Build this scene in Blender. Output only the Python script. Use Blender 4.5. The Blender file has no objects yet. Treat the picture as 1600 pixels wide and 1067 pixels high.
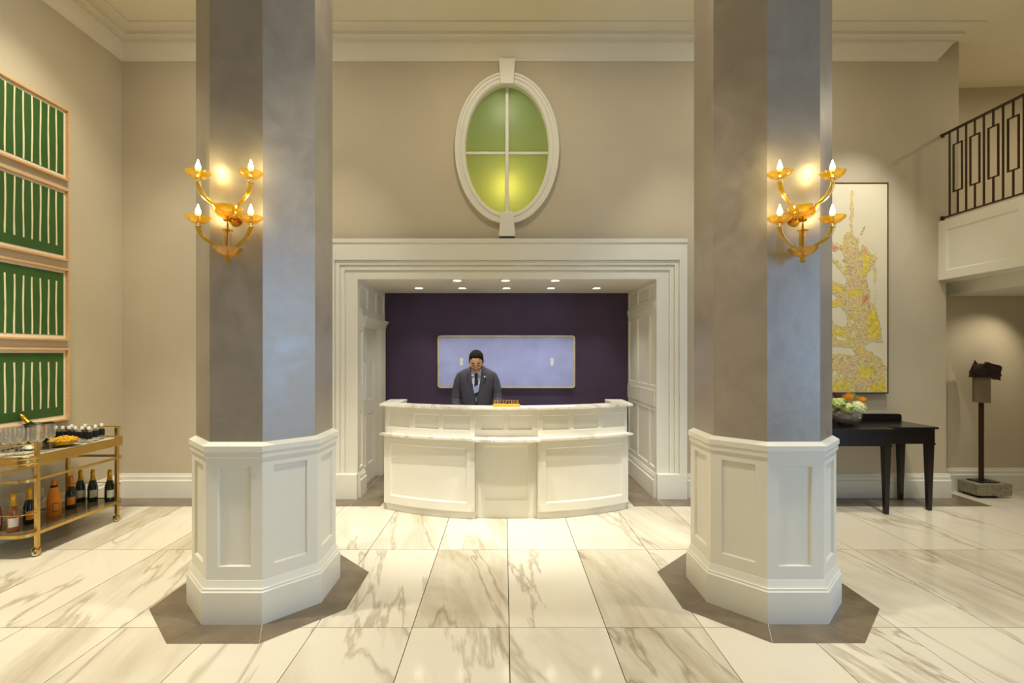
import bpy, bmesh, math, random
from mathutils import Vector, Matrix, Euler
from mathutils.geometry import tessellate_polygon

random.seed(7)
PI = math.pi
SC = bpy.context.scene
COL = SC.collection

# ------------------------------------------------------------------ camera
cam_d = bpy.data.cameras.new('camera')
cam_d.lens = 17.0
cam_d.sensor_width = 36.0
cam_d.shift_x = 0.0075
cam_d.shift_y = 0.0122
cam_d.clip_start = 0.05
cam = bpy.data.objects.new('camera', cam_d)
cam.location = (0, 0, 1.72)
cam.rotation_euler = (PI / 2, 0, 0)
COL.objects.link(cam)
SC.camera = cam

# ------------------------------------------------------------------ view, world
SC.view_settings.view_transform = 'Standard'
SC.view_settings.look = 'None'
SC.view_settings.gamma = 1.0
SC.view_settings.use_curve_mapping = False
SC.view_settings.exposure = 0.2
SC.cycles.caustics_reflective = False
SC.cycles.caustics_refractive = False
SC.cycles.max_bounces = 10
SC.cycles.transparent_max_bounces = 12
SC.cycles.sample_clamp_indirect = 6.0
w = bpy.data.worlds.new('world')
SC.world = w
w.use_nodes = True
w.node_tree.nodes['Background'].inputs[0].default_value = (0.55, 0.7, 1.0, 1)
w.node_tree.nodes['Background'].inputs[1].default_value = 0.6

WARM = (1.0, 0.90, 0.72)
WARM2 = (1.0, 0.93, 0.78)
KEY = (1.0, 0.98, 0.93)
DAY = (0.28, 0.54, 1.0)  # blue tint of the assumed daylight


def lamp(name, kind, loc, energy, col, target=None, size=0.2, angle=60, blend=0.5, size_y=None, spread=180):
    d = bpy.data.lights.new(name, kind)
    d.energy = energy
    d.color = col
    if kind == 'SPOT':
        d.spot_size = math.radians(angle)
        d.spot_blend = blend
        d.shadow_soft_size = size
    elif kind == 'AREA':
        d.size = size
        d.spread = math.radians(spread)
        if size_y:
            d.shape = 'RECTANGLE'
            d.size_y = size_y
        else:
            d.shape = 'DISK'
    else:
        d.shadow_soft_size = size
    o = bpy.data.objects.new(name, d)
    o.location = loc
    if target is not None:
        o.rotation_euler = (Vector(target) - Vector(loc)).to_track_quat('-Z', 'Y').to_euler()
    COL.objects.link(o)
    return o


# added fill: large soft warm area lights behind and above the camera
lamp('hall_fill', 'AREA', (0.0, -0.6, 5.35), 10, WARM, (0, -0.6, 0), 2.0)
lamp('hall_fill', 'AREA', (0.0, -3.8, 5.35), 45, WARM, (0, -3.8, 0), 2.0)
# overhead fill added to brighten the foreground floor
for x_, p_ in ((-3.5, 620), (0.0, 400), (3.7, 380)):
    lamp('floor_fill', 'SPOT', (x_, 2.7, 5.42), p_, WARM2, (x_, 2.8, 0), 0.08, 84, 0.9)
# unseen lights added between columns and back wall to brighten that wall
for x_ in (-2.9, 0.0, 2.9):
    lamp('wall_fill', 'AREA', (x_, 4.35, 5.42), 20, WARM, (x_, 4.6, 0), 0.35)
for x_ in (-3.55, -1.95, 2.0):  # extra spots added to lift the lower back wall and portal
    lamp('wall_fill_spot', 'SPOT', (x_, 4.55, 5.42), 125, WARM2, (x_ * 1.05, 5.8, 1.2), 0.08, 52, 1.0)
# assumed unseen ceiling spots on the reception desk
lamp('assumed_desk_spot', 'SPOT', (-0.95, 3.76, 5.42), 690, KEY, (-0.72, 5.05, 0.6), 0.03, 40, 0.9)
lamp('assumed_desk_spot', 'SPOT', (1.0, 3.76, 5.42), 690, KEY, (0.78, 5.05, 0.6), 0.03, 40, 0.9)
# assumed unseen wall washers on the left wall and the painting
lamp('assumed_wall_spot', 'SPOT', (-3.2, 4.2, 5.4), 130, WARM2, (-4.58, 4.5, 2.6), 0.05, 80, 0.9)
lamp('assumed_cart_spot', 'SPOT', (-3.0, 3.0, 5.4), 300, WARM2, (-3.7, 4.2, 0.2), 0.06, 50, 0.8)  # assumed unseen ceiling spot over the cart
lamp('assumed_painting_spot', 'SPOT', (4.1, 4.6, 5.4), 230, KEY, (4.2, 5.75, 2.2), 0.03, 50, 0.8)
lamp('assumed_floor_spot', 'SPOT', (3.6, 3.2, 5.4), 160, WARM2, (3.9, 4.4, 0.0), 0.06, 55, 0.8)  # assumed unseen ceiling spot on the floor at right
lamp('assumed_sculpture_spot', 'SPOT', (6.32, 5.50, 2.42), 24, WARM, (5.82, 6.0, 1.2), 0.02, 95, 0.8)  # assumed unseen spot that casts the sculpture's shadow
lamp('assumed_mezzanine_lamp', 'AREA', (7.0, 5.1, 5.35), 22, WARM, (7.0, 5.1, 0), 0.2)  # assumed unseen lamp above the mezzanine
# assumed unseen daylight, tinting the columns blue; its right wall window is also assumed
lamp('assumed_daylight', 'AREA', (6.75, -1.6, 2.0), 235, DAY, (0, -1.0, 1.8), 4.4, size_y=3.4)


# ------------------------------------------------------------------ helpers
def srgb(h):
    h = h.lstrip('#')
    out = []
    for i in (0, 2, 4):
        c = int(h[i:i + 2], 16) / 255
        out.append(c / 12.92 if c <= 0.04045 else ((c + 0.055) / 1.055) ** 2.4)
    return (*out, 1)


def mat(name, col, rough=0.5, metal=0.0, var=None, bump=None, trans=0.0, ior=1.45, emit=None, coat=0.0, spec=None):
    m = bpy.data.materials.new(name)
    m.use_nodes = True
    nt = m.node_tree
    b = nt.nodes['Principled BSDF']
    c = srgb(col) if isinstance(col, str) else col
    b.inputs['Base Color'].default_value = c
    b.inputs['Roughness'].default_value = rough
    b.inputs['Metallic'].default_value = metal
    b.inputs['IOR'].default_value = ior
    b.inputs['Transmission Weight'].default_value = trans
    b.inputs['Coat Weight'].default_value = coat
    if spec is not None:
        b.inputs['Specular IOR Level'].default_value = spec
    if emit:
        b.inputs['Emission Color'].default_value = srgb(emit[0])
        b.inputs['Emission Strength'].default_value = emit[1]
    tc = None
    if var or bump:
        tc = nt.nodes.new('ShaderNodeTexCoord')
    if var:
        scale, amt = var[0], var[1]
        n = nt.nodes.new('ShaderNodeTexNoise')
        n.inputs['Scale'].default_value = scale
        n.inputs['Detail'].default_value = 5
        mp = nt.nodes.new('ShaderNodeMapping')
        if len(var) > 2:
            mp.inputs['Scale'].default_value = var[2]
        nt.links.new(tc.outputs['Object'], mp.inputs[0])
        nt.links.new(mp.outputs[0], n.inputs['Vector'])
        r = nt.nodes.new('ShaderNodeValToRGB')
        r.color_ramp.elements[0].position = 0.3
        r.color_ramp.elements[1].position = 0.7
        r.color_ramp.elements[0].color = [max(0, x * (1 - amt)) for x in c[:3]] + [1]
        r.color_ramp.elements[1].color = [min(1, x * (1 + amt)) for x in c[:3]] + [1]
        nt.links.new(n.outputs['Fac'], r.inputs[0])
        nt.links.new(r.outputs[0], b.inputs['Base Color'])
    if bump:
        n2 = nt.nodes.new('ShaderNodeTexNoise')
        n2.inputs['Scale'].default_value = bump[0]
        n2.inputs['Detail'].default_value = 4
        nt.links.new(tc.outputs['Object'], n2.inputs['Vector'])
        bp = nt.nodes.new('ShaderNodeBump')
        bp.inputs['Strength'].default_value = bump[1]
        bp.inputs['Distance'].default_value = 0.02
        nt.links.new(n2.outputs['Fac'], bp.inputs['Height'])
        nt.links.new(bp.outputs[0], b.inputs['Normal'])
    return m


class MB:
    def __init__(s):
        s.v = []
        s.f = []

    def add(s, vs, fs):
        o = len(s.v)
        s.v += [tuple(p) for p in vs]
        s.f += [tuple(i + o for i in f) for f in fs]
        return s

    def box(s, x0, x1, y0, y1, z0, z1):
        return s.add([(x0, y0, z0), (x1, y0, z0), (x1, y1, z0), (x0, y1, z0), (x0, y0, z1), (x1, y0, z1), (x1, y1, z1), (x0, y1, z1)],
                     [(0, 3, 2, 1), (4, 5, 6, 7), (0, 1, 5, 4), (1, 2, 6, 5), (2, 3, 7, 6), (3, 0, 4, 7)])

    def hexa(s, lo, hi):
        return s.add(list(lo) + list(hi), [(0, 3, 2, 1), (4, 5, 6, 7), (0, 1, 5, 4), (1, 2, 6, 5), (2, 3, 7, 6), (3, 0, 4, 7)])

    def prism(s, poly, z0, z1, axis='z'):
        n = len(poly)

        def P(a, b, c):
            return (a, b, c) if axis == 'z' else ((c, a, b) if axis == 'x' else (a, c, b))
        vs = [P(a, b, z0) for a, b in poly] + [P(a, b, z1) for a, b in poly]
        fs = [(i, (i + 1) % n, n + (i + 1) % n, n + i) for i in range(n)]
        tri = tessellate_polygon([[Vector((a, b, 0)) for a, b in poly]])
        for t in tri:
            fs.append((t[0], t[1], t[2]))
            fs.append((n + t[2], n + t[1], n + t[0]))
        return s.add(vs, fs)

    def lathe(s, prof, seg=24, c=(0, 0, 0), mtx=None):
        vs = []
        fs = []
        n = len(prof)
        for k in range(seg):
            a = 2 * PI * k / seg
            for r, z in prof:
                p = Vector((r * math.cos(a), r * math.sin(a), z))
                if mtx:
                    p = mtx @ p
                vs.append((p.x + c[0], p.y + c[1], p.z + c[2]))
        for k in range(seg):
            k2 = (k + 1) % seg
            for i in range(n - 1):
                fs.append((k * n + i, k2 * n + i, k2 * n + i + 1, k * n + i + 1))
        return s.add(vs, fs)

    def arc_lathe(s, prof, a0, a1, seg, c=(0, 0, 0)):
        vs = []
        fs = []
        n = len(prof)
        for k in range(seg + 1):
            a = a0 + (a1 - a0) * k / seg
            for r, z in prof:
                vs.append((r * math.cos(a) + c[0], r * math.sin(a) + c[1], z + c[2]))
        for k in range(seg):
            for i in range(n - 1):
                fs.append((k * n + i, (k + 1) * n + i, (k + 1) * n + i + 1, k * n + i + 1))
        return s.add(vs, fs)

    def tube(s, path, rad, seg=10, flat=1.0):
        path = [Vector(p) for p in path]
        if not isinstance(rad, (list, tuple)):
            rad = [rad] * len(path)
        vs = []
        fs = []
        up = None
        for i, p in enumerate(path):
            d = (path[min(i + 1, len(path) - 1)] - path[max(i - 1, 0)]).normalized()
            if up is None:
                up = Vector((0, 0, 1)) if abs(d.z) < 0.9 else Vector((1, 0, 0))
            a = d.cross(up)
            if a.length < 1e-5:
                a = d.orthogonal()
            a.normalize()
            b = a.cross(d).normalized()
            up = b
            for k in range(seg):
                t = 2 * PI * k / seg
                vs.append(p + a * (rad[i] * math.cos(t)) + b * (rad[i] * flat * math.sin(t)))
        for i in range(len(path) - 1):
            for k in range(seg):
                k2 = (k + 1) % seg
                fs.append((i * seg + k, i * seg + k2, (i + 1) * seg + k2, (i + 1) * seg + k))
        fs.append(tuple(range(seg))[::-1])
        fs.append(tuple((len(path) - 1) * seg + k for k in range(seg)))
        return s.add(vs, fs)

    def ball(s, c, rx, ry=None, rz=None, seg=20, ring=12, fn=None, mtx=None):
        ry = ry or rx
        rz = rz or rx
        vs = []
        fs = []
        for i in range(ring + 1):
            th = PI * i / ring
            for k in range(seg):
                ph = 2 * PI * k / seg
                p = Vector((rx * math.sin(th) * math.cos(ph), ry * math.sin(th) * math.sin(ph), rz * math.cos(th)))
                if fn:
                    p = fn(p)
                if mtx:
                    p = mtx @ p
                vs.append((p.x + c[0], p.y + c[1], p.z + c[2]))
        for i in range(ring):
            for k in range(seg):
                k2 = (k + 1) % seg
                fs.append((i * seg + k, (i + 1) * seg + k, (i + 1) * seg + k2, i * seg + k2))
        return s.add(vs, fs)

    def loft(s, rings, seg=28, power=2.0, caps=True):
        # rings: (cx, cy, cz, rx, ry)
        vs = []
        fs = []
        for (cx, cy, cz, rx, ry) in rings:
            for k in range(seg):
                t = 2 * PI * k / seg
                c, q = math.cos(t), math.sin(t)
                e = 2 / power
                vs.append((cx + rx * math.copysign(abs(c) ** e, c), cy + ry * math.copysign(abs(q) ** e, q), cz))
        for i in range(len(rings) - 1):
            for k in range(seg):
                k2 = (k + 1) % seg
                fs.append((i * seg + k, i * seg + k2, (i + 1) * seg + k2, (i + 1) * seg + k))
        if caps:
            fs.append(tuple(range(seg))[::-1])
            fs.append(tuple((len(rings) - 1) * seg + k for k in range(seg)))
        return s.add(vs, fs)

    def xform(s, m):
        s.v = [tuple(m @ Vector(p)) for p in s.v]
        return s

    def mesh(s, name, weld=True):
        me = bpy.data.meshes.new(name)
        me.from_pydata(s.v, [], s.f)
        bm = bmesh.new()
        bm.from_mesh(me)
        if weld:
            bmesh.ops.remove_doubles(bm, verts=bm.verts, dist=1e-5)
        bmesh.ops.recalc_face_normals(bm, faces=bm.faces)
        bm.to_mesh(me)
        bm.free()
        return me

    def build(s, name, m, parent=None, smooth=False, bevel=0.0, loc=None, weld=True, seg=2):
        me = s.mesh(name, weld)
        me.materials.append(m)
        o = bpy.data.objects.new(name, me)
        COL.objects.link(o)
        if parent:
            o.parent = parent
        if loc:
            o.location = loc
        if smooth:
            for p in me.polygons:
                p.use_smooth = True
            if smooth != 'all':
                me.set_sharp_from_angle(angle=math.radians(smooth if not isinstance(smooth, bool) else 40))
        if bevel:
            b = o.modifiers.new('bevel', 'BEVEL')
            b.width = bevel
            b.segments = seg
            b.limit_method = 'ANGLE'
            b.angle_limit = math.radians(50)
        return o


def tag(o, label, cat=None, group=None, kind=None):
    o['label'] = label
    if cat:
        o['category'] = cat
    if group:
        o['group'] = group
    if kind:
        o['kind'] = kind
    return o


def thing(name, label, cat, loc=(0, 0, 0), rz=0.0, group=None, kind=None):
    o = bpy.data.objects.new(name, None)
    o.empty_display_size = 0.1
    COL.objects.link(o)
    o.location = loc
    o.rotation_euler = (0, 0, rz)
    return tag(o, label, cat, group, kind)


def link_copy(o, parent=None, loc=None):
    c = o.copy()
    COL.objects.link(c)
    if parent:
        c.parent = parent
    if loc is not None:
        c.location = loc
    return c


def copy_tree(o, parent=None):
    c = o.copy()
    COL.objects.link(c)
    c.parent = parent
    for ch in [x for x in COL.objects if x.parent == o]:
        copy_tree(ch, c)
    return c


def bake(o):
    dg = bpy.context.evaluated_depsgraph_get()
    me = bpy.data.meshes.new_from_object(o.evaluated_get(dg))
    o.modifiers.clear()
    o.data = me
    return o


def paneled(fn, W, H, rects, depth=0.02, bev=0.014, usub=1):
    """fn(u, z, d) -> point, d = depth into the surface; returns frame MB and list of panel MBs"""
    xs = {0.0, W}
    zs = {0.0, H}
    for (a, b, c, d) in rects:
        xs |= {a, b}
        zs |= {c, d}
    for i in range(1, usub):
        xs.add(W * i / usub)
    xs = sorted(xs)
    zs = sorted(zs)
    fr = MB()
    for i in range(len(xs) - 1):
        for j in range(len(zs) - 1):
            cx = (xs[i] + xs[i + 1]) / 2
            cz = (zs[j] + zs[j + 1]) / 2
            if any(a < cx < b and c < cz < d for (a, b, c, d) in rects):
                continue
            fr.add([fn(xs[i], zs[j], 0), fn(xs[i + 1], zs[j], 0), fn(xs[i + 1], zs[j + 1], 0), fn(xs[i], zs[j + 1], 0)], [(0, 1, 2, 3)])
    out = []
    for (a, b, c, d) in rects:
        p = MB()
        us = [x for x in xs if a - 1e-9 <= x <= b + 1e-9]
        k = (b - a - 2 * bev) / (b - a)
        iu = [a + bev + (u - a) * k for u in us]
        for i in range(len(us) - 1):
            p.add([fn(iu[i], c + bev, depth), fn(iu[i + 1], c + bev, depth), fn(iu[i + 1], d - bev, depth), fn(iu[i], d - bev, depth)], [(0, 1, 2, 3)])
            p.add([fn(us[i], c, 0), fn(us[i + 1], c, 0), fn(iu[i + 1], c + bev, depth), fn(iu[i], c + bev, depth)], [(0, 1, 2, 3)])
            p.add([fn(us[i], d, 0), fn(us[i + 1], d, 0), fn(iu[i + 1], d - bev, depth), fn(iu[i], d - bev, depth)], [(3, 2, 1, 0)])
        p.add([fn(a, c, 0), fn(iu[0], c + bev, depth), fn(iu[0], d - bev, depth), fn(a, d, 0)], [(0, 1, 2, 3)])
        p.add([fn(b, c, 0), fn(iu[-1], c + bev, depth), fn(iu[-1], d - bev, depth), fn(b, d, 0)], [(3, 2, 1, 0)])
        out.append(p)
    return fr, out


# ------------------------------------------------------------------ materials
M_WALL = mat('wall_paint', '#c9bca0', 0.75, var=(1.3, 0.04), bump=(120, 0.03))
M_WHITE = mat('cream_paint', '#e8e4d4', 0.42, var=(3, 0.015))
M_CEIL = mat('ceiling_paint', '#ece3c6', 0.8, var=(1.0, 0.03))
M_CROWN = mat('crown_paint', '#e9e0c8', 0.6, var=(2.0, 0.02))
M_PURPLE = mat('aubergine_wall', '#453650', 0.55, var=(2.5, 0.12))
M_GREY = mat('border_stone', '#786b58', 0.2, var=(5, 0.22), bump=(30, 0.02))
M_GROUT = mat('grout', '#2e2618', 0.8, var=(20, 0.1))
M_BLACKW = mat('dark_wood', '#150d0a', 0.3, var=(30, 0.3, (1, 8, 8)), coat=0.3)
M_BRASS = mat('brass', '#c6a663', 0.24, 1.0, var=(8, 0.08))
M_GOLD = mat('polished_gold', '#d9a23c', 0.18, 1.0, var=(10, 0.05))
M_CHROME = mat('chrome', '#cfc6b4', 0.12, 1.0, var=(10, 0.05))
M_IRON = mat('bronze_iron', '#4a3a26', 0.45, 0.6, var=(20, 0.1))
M_AMBER = mat('amber_glass', '#f5c53a', 0.03, trans=0.95, ior=1.35)
M_CLEAR = mat('clear_glass', '#fbfaf4', 0.01, trans=1.0, ior=1.3)
M_BULB = mat('bulb', '#fff2c8', 0.3, emit=('#ffe3a0', 30))
M_LENS = mat('downlight_lens', '#fff6e0', 0.3, emit=('#fff0d0', 14))


def shaft_material():
    m = mat('pearl_plaster', '#b9ad9b', 0.36, 0.4)
    nt = m.node_tree
    b = nt.nodes['Principled BSDF']
    tc = nt.nodes.new('ShaderNodeTexCoord')
    n = nt.nodes.new('ShaderNodeTexNoise')
    n.inputs['Scale'].default_value = 4.0
    n.inputs['Detail'].default_value = 9
    n.inputs['Roughness'].default_value = 0.62
    n.inputs['Distortion'].default_value = 0.8
    nt.links.new(tc.outputs['Object'], n.inputs['Vector'])
    r = nt.nodes.new('ShaderNodeValToRGB')
    r.color_ramp.elements[0].position = 0.25
    r.color_ramp.elements[1].position = 0.75
    r.color_ramp.elements[0].color = srgb('#a19687')
    r.color_ramp.elements[1].color = srgb('#b2a797')
    nt.links.new(n.outputs['Fac'], r.inputs[0])
    nt.links.new(r.outputs[0], b.inputs['Base Color'])
    mr = nt.nodes.new('ShaderNodeMapRange')
    mr.inputs['From Min'].default_value = 0.3
    mr.inputs['From Max'].default_value = 0.7
    mr.inputs['To Min'].default_value = 0.30
    mr.inputs['To Max'].default_value = 0.46
    nt.links.new(n.outputs['Fac'], mr.inputs['Value'])
    nt.links.new(mr.outputs[0], b.inputs['Roughness'])
    n2 = nt.nodes.new('ShaderNodeTexNoise')
    n2.inputs['Scale'].default_value = 9
    n2.inputs['Detail'].default_value = 6
    nt.links.new(tc.outputs['Object'], n2.inputs['Vector'])
    bp = nt.nodes.new('ShaderNodeBump')
    bp.inputs['Strength'].default_value = 0.12
    bp.inputs['Distance'].default_value = 0.02
    nt.links.new(n2.outputs['Fac'], bp.inputs['Height'])
    nt.links.new(bp.outputs[0], b.inputs['Normal'])
    return m


def marble_material(name, base, mid, vein, rough, scale=1.0, per_object=True, density=0.5):
    m = bpy.data.materials.new(name)
    m.use_nodes = True
    nt = m.node_tree
    N = nt.nodes.new
    L = nt.links.new
    b = nt.nodes['Principled BSDF']
    b.inputs['Roughness'].default_value = rough
    b.inputs['IOR'].default_value = 1.5
    tc = N('ShaderNodeTexCoord')
    vec = tc.outputs['Object']
    if per_object:
        oi = N('ShaderNodeObjectInfo')
        mu = N('ShaderNodeMath')
        mu.operation = 'MULTIPLY'
        mu.inputs[1].default_value = 57.0
        L(oi.outputs['Random'], mu.inputs[0])
        cb = N('ShaderNodeCombineXYZ')
        L(mu.outputs[0], cb.inputs[0])
        L(mu.outputs[0], cb.inputs[2])
        ad = N('ShaderNodeVectorMath')
        ad.operation = 'ADD'
        L(vec, ad.inputs[0])
        L(cb.outputs[0], ad.inputs[1])
        vec = ad.outputs[0]
    mp0 = N('ShaderNodeMapping')
    mp0.inputs['Rotation'].default_value = (0, 0, math.radians(77))
    L(vec, mp0.inputs[0])
    mp = N('ShaderNodeMapping')
    mp.inputs['Scale'].default_value = (0.30 * scale, 1.25 * scale, 1.0 * scale)
    L(mp0.outputs[0], mp.inputs[0])
    # broad clouds
    n1 = N('ShaderNodeTexNoise')
    n1.inputs['Scale'].default_value = 1.0
    n1.inputs['Detail'].default_value = 5
    n1.inputs['Roughness'].default_value = 0.6
    n1.inputs['Distortion'].default_value = 0.9
    L(mp.outputs[0], n1.inputs['Vector'])
    r1 = N('ShaderNodeValToRGB')
    e = r1.color_ramp.elements
    e[0].position = density - 0.02
    e[0].color = (0, 0, 0, 1)
    e[1].position = density + 0.2
    e[1].color = (1, 1, 1, 1)
    if per_object:
        sh = N('ShaderNodeMath')
        sh.operation = 'MULTIPLY_ADD'
        sh.inputs[1].default_value = 0.26
        L(oi.outputs['Random'], sh.inputs[0])
        a2 = N('ShaderNodeMath')
        a2.operation = 'ADD'
        a2.inputs[1].default_value = -0.16
        L(n1.outputs['Fac'], a2.inputs[0])
        L(a2.outputs[0], sh.inputs[2])
        L(sh.outputs[0], r1.inputs[0])
    else:
        L(n1.outputs['Fac'], r1.inputs[0])
    # streaks inside the clouds
    n3 = N('ShaderNodeTexNoise')
    n3.inputs['Scale'].default_value = 5.0
    n3.inputs['Detail'].default_value = 8
    n3.inputs['Roughness'].default_value = 0.7
    n3.inputs['Distortion'].default_value = 0.6
    L(mp.outputs[0], n3.inputs['Vector'])
    mm = N('ShaderNodeMath')
    mm.operation = 'MULTIPLY'
    mg = N('ShaderNodeMath')
    mg.operation = 'MULTIPLY'
    mg.use_clamp = True
    mg.inputs[1].default_value = 1.35
    L(n3.outputs['Fac'], mg.inputs[0])
    L(r1.outputs[0], mm.inputs[0])
    L(mg.outputs[0], mm.inputs[1])
    # thin veins
    n2 = N('ShaderNodeTexNoise')
    n2.inputs['Scale'].default_value = 0.9
    n2.inputs['Detail'].default_value = 6
    n2.inputs['Roughness'].default_value = 0.55
    n2.inputs['Distortion'].default_value = 0.5
    mp2 = N('ShaderNodeMapping')
    mp2.inputs['Location'].default_value = (7.3, 2.1, 4.4)
    L(mp.outputs[0], mp2.inputs[0])
    L(mp2.outputs[0], n2.inputs['Vector'])
    sb = N('ShaderNodeMath')
    sb.operation = 'SUBTRACT'
    sb.inputs[1].default_value = 0.53
    L(n2.outputs['Fac'], sb.inputs[0])
    ab = N('ShaderNodeMath')
    ab.operation = 'ABSOLUTE'
    L(sb.outputs[0], ab.inputs[0])
    r2 = N('ShaderNodeValToRGB')
    e = r2.color_ramp.elements
    e[0].position = 0.0
    e[0].color = (1, 1, 1, 1)
    e[1].position = 0.014
    e[1].color = (0, 0, 0, 1)
    L(ab.outputs[0], r2.inputs[0])
    # vein strength fades in and out
    mv = N('ShaderNodeMath')
    mv.operation = 'MULTIPLY'
    L(r2.outputs[0], mv.inputs[0])
    L(n1.outputs['Fac'], mv.inputs[1])
    x1 = N('ShaderNodeMix')
    x1.data_type = 'RGBA'
    x1.inputs[6].default_value = srgb(base)
    x1.inputs[7].default_value = srgb(mid)
    L(mm.outputs[0], x1.inputs[0])
    x2 = N('ShaderNodeMix')
    x2.data_type = 'RGBA'
    x2.inputs[7].default_value = srgb(vein)
    L(x1.outputs[2], x2.inputs[6])
    L(mv.outputs[0], x2.inputs[0])
    L(x2.outputs[2], b.inputs['Base Color'])
    return m



def thin_glass(name, col, refl=0.02, bump=None, edge=0.5, milky=None):
    """thin-walled glass: tinted see-through plus a sharp fresnel reflection"""
    m = bpy.data.materials.new(name)
    m.use_nodes = True
    nt = m.node_tree
    nt.nodes.remove(nt.nodes['Principled BSDF'])
    t = nt.nodes.new('ShaderNodeBsdfTransparent')
    t.inputs[0].default_value = srgb(col)
    gl_ = nt.nodes.new('ShaderNodeBsdfGlossy')
    gl_.inputs['Roughness'].default_value = refl
    gl_.inputs['Color'].default_value = (1, 1, 1, 1)
    lw_ = nt.nodes.new('ShaderNodeLayerWeight')
    lw_.inputs['Blend'].default_value = 0.5
    pw_ = nt.nodes.new('ShaderNodeMath')
    pw_.operation = 'POWER'
    pw_.inputs[1].default_value = 2.6
    nt.links.new(lw_.outputs['Facing'], pw_.inputs[0])
    mu_ = nt.nodes.new('ShaderNodeMath')
    mu_.operation = 'MULTIPLY_ADD'
    mu_.use_clamp = True
    mu_.inputs[1].default_value = edge
    mu_.inputs[2].default_value = 0.07
    nt.links.new(pw_.outputs[0], mu_.inputs[0])
    body_ = t
    if milky:
        tl = nt.nodes.new('ShaderNodeBsdfTranslucent')
        tl.inputs[0].default_value = srgb(milky[0])
        df = nt.nodes.new('ShaderNodeBsdfDiffuse')
        df.inputs[0].default_value = srgb(milky[0])
        ad_ = nt.nodes.new('ShaderNodeMixShader')
        ad_.inputs[0].default_value = 0.5
        nt.links.new(tl.outputs[0], ad_.inputs[1])
        nt.links.new(df.outputs[0], ad_.inputs[2])
        body_ = nt.nodes.new('ShaderNodeMixShader')
        body_.inputs[0].default_value = milky[1]
        nt.links.new(t.outputs[0], body_.inputs[1])
        nt.links.new(ad_.outputs[0], body_.inputs[2])
    x = nt.nodes.new('ShaderNodeMixShader')
    nt.links.new(mu_.outputs[0], x.inputs[0])
    nt.links.new(body_.outputs[0], x.inputs[1])
    nt.links.new(gl_.outputs[0], x.inputs[2])
    nt.links.new(x.outputs[0], nt.nodes['Material Output'].inputs[0])
    if bump:
        tc = nt.nodes.new('ShaderNodeTexCoord')
        n2 = nt.nodes.new('ShaderNodeTexVoronoi')
        n2.inputs['Scale'].default_value = bump[0]
        nt.links.new(tc.outputs['Object'], n2.inputs['Vector'])
        bp = nt.nodes.new('ShaderNodeBump')
        bp.inputs['Strength'].default_value = bump[1]
        bp.inputs['Distance'].default_value = 0.03
        nt.links.new(n2.outputs['Distance'], bp.inputs['Height'])
        nt.links.new(bp.outputs[0], gl_.inputs['Normal'])
    return m


M_AMBER = thin_glass('amber_glass', '#f6e280', 0.04, edge=0.6, milky=('#e8c436', 0.13))
M_CLEAR = thin_glass('clear_glass', '#f4f3ee', 0.03, edge=1.0, milky=('#ffffff', 0.11))
M_SHAFT = shaft_material()
M_TILE = marble_material('floor_marble', '#e6dec9', '#a99a7a', '#8a7856', 0.10)
M_MARBLE = marble_material('counter_marble', '#efe9da', '#a89a82', '#6e5f4a', 0.15, scale=3.0, per_object=False, density=0.52)
M_GRANITE = mat('grey_granite', '#8d8571', 0.7, var=(45, 0.45), bump=(60, 0.15))

# ------------------------------------------------------------------ room shell
XL, YB, ZC = -4.587, 5.80, 5.47       # left wall, back wall, ceiling
XE_LO, XE_HI = 5.30, 5.45             # right end of the back wall, below / above the balcony
NX0, NX1, NY1, NZ = -1.75, 1.815, 7.09, 2.611   # reception niche
PX0, PX1, PY = -2.10, 2.165, 5.72     # portal surround
YR = -6.0                             # rear wall
XR = 8.6                              # far right wall

# floor: slab + tiles + borders
floor = MB().box(XL - 0.3, XR, YR, 7.4, -0.2, -0.012).build('floor', M_GROUT)
tag(floor, 'cream marble tiled lobby floor with grey-brown veining and dark borders', 'floor', kind='structure')
TW, TL, TX0, TY0 = 0.6095, 1.21, 0.030, 3.04
tile_me = MB().box(-TW / 2 + 0.0027, TW / 2 - 0.0027, -TL / 2 + 0.0027, TL / 2 - 0.0027, -0.012, 0.0).mesh('tile')
tile_me.materials.append(M_TILE)
for j in range(-1, 3):
    for i in range(-8, 13):
        x = TX0 + (i + 0.5) * TW
        if x - TW / 2 < XL:
            continue
        t = bpy.data.objects.new('tile', tile_me)
        COL.objects.link(t)
        t.parent = floor
        t.location = (x, TY0 + (j - 0.5) * TL, 0)
        if random.random() < 0.5:
            t.rotation_euler = (0, 0, PI)
TCUT = TX0 - 7 * TW
for j in range(-1, 3):
    MB().box(XL - TCUT, -0.0027, -TL / 2 + 0.0027, TL / 2 - 0.0027, -0.012, 0).build('tile', M_TILE, floor, loc=(TCUT, TY0 + (j - 0.5) * TL, 0))
YS = TY0 + 2 * TL                     # front edge of the dark strip along the back wall (5.46)
# narrow row of cut tiles under the balcony
for i in range(9, 14):
    x0 = TX0 + i * TW
    MB().box(-TW / 2 + 0.002, TW / 2 - 0.002, 0, 6.10 - YS - 0.004, -0.012, 0).build('tile', M_TILE, floor, loc=(x0 + TW / 2, YS + 0.002, 0))
for i in range(-3, 3):
    MB().box(-TW / 2 + 0.002, TW / 2 - 0.002, 0, NY1 - YS, -0.012, 0).build('tile', M_TILE, floor, loc=(TX0 + (i + 0.5) * TW, YS + 0.002, 0))


def border(poly):
    c_ = Vector((sum(p[0] for p in poly) / len(poly), sum(p[1] for p in poly) / len(poly)))
    sh_ = [tuple(Vector(p) + (c_ - Vector(p)).normalized() * 0.0016) for p in poly]
    return MB().prism(sh_, -0.012, 0.0015).build('border_tile', M_GREY, floor)


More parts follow.
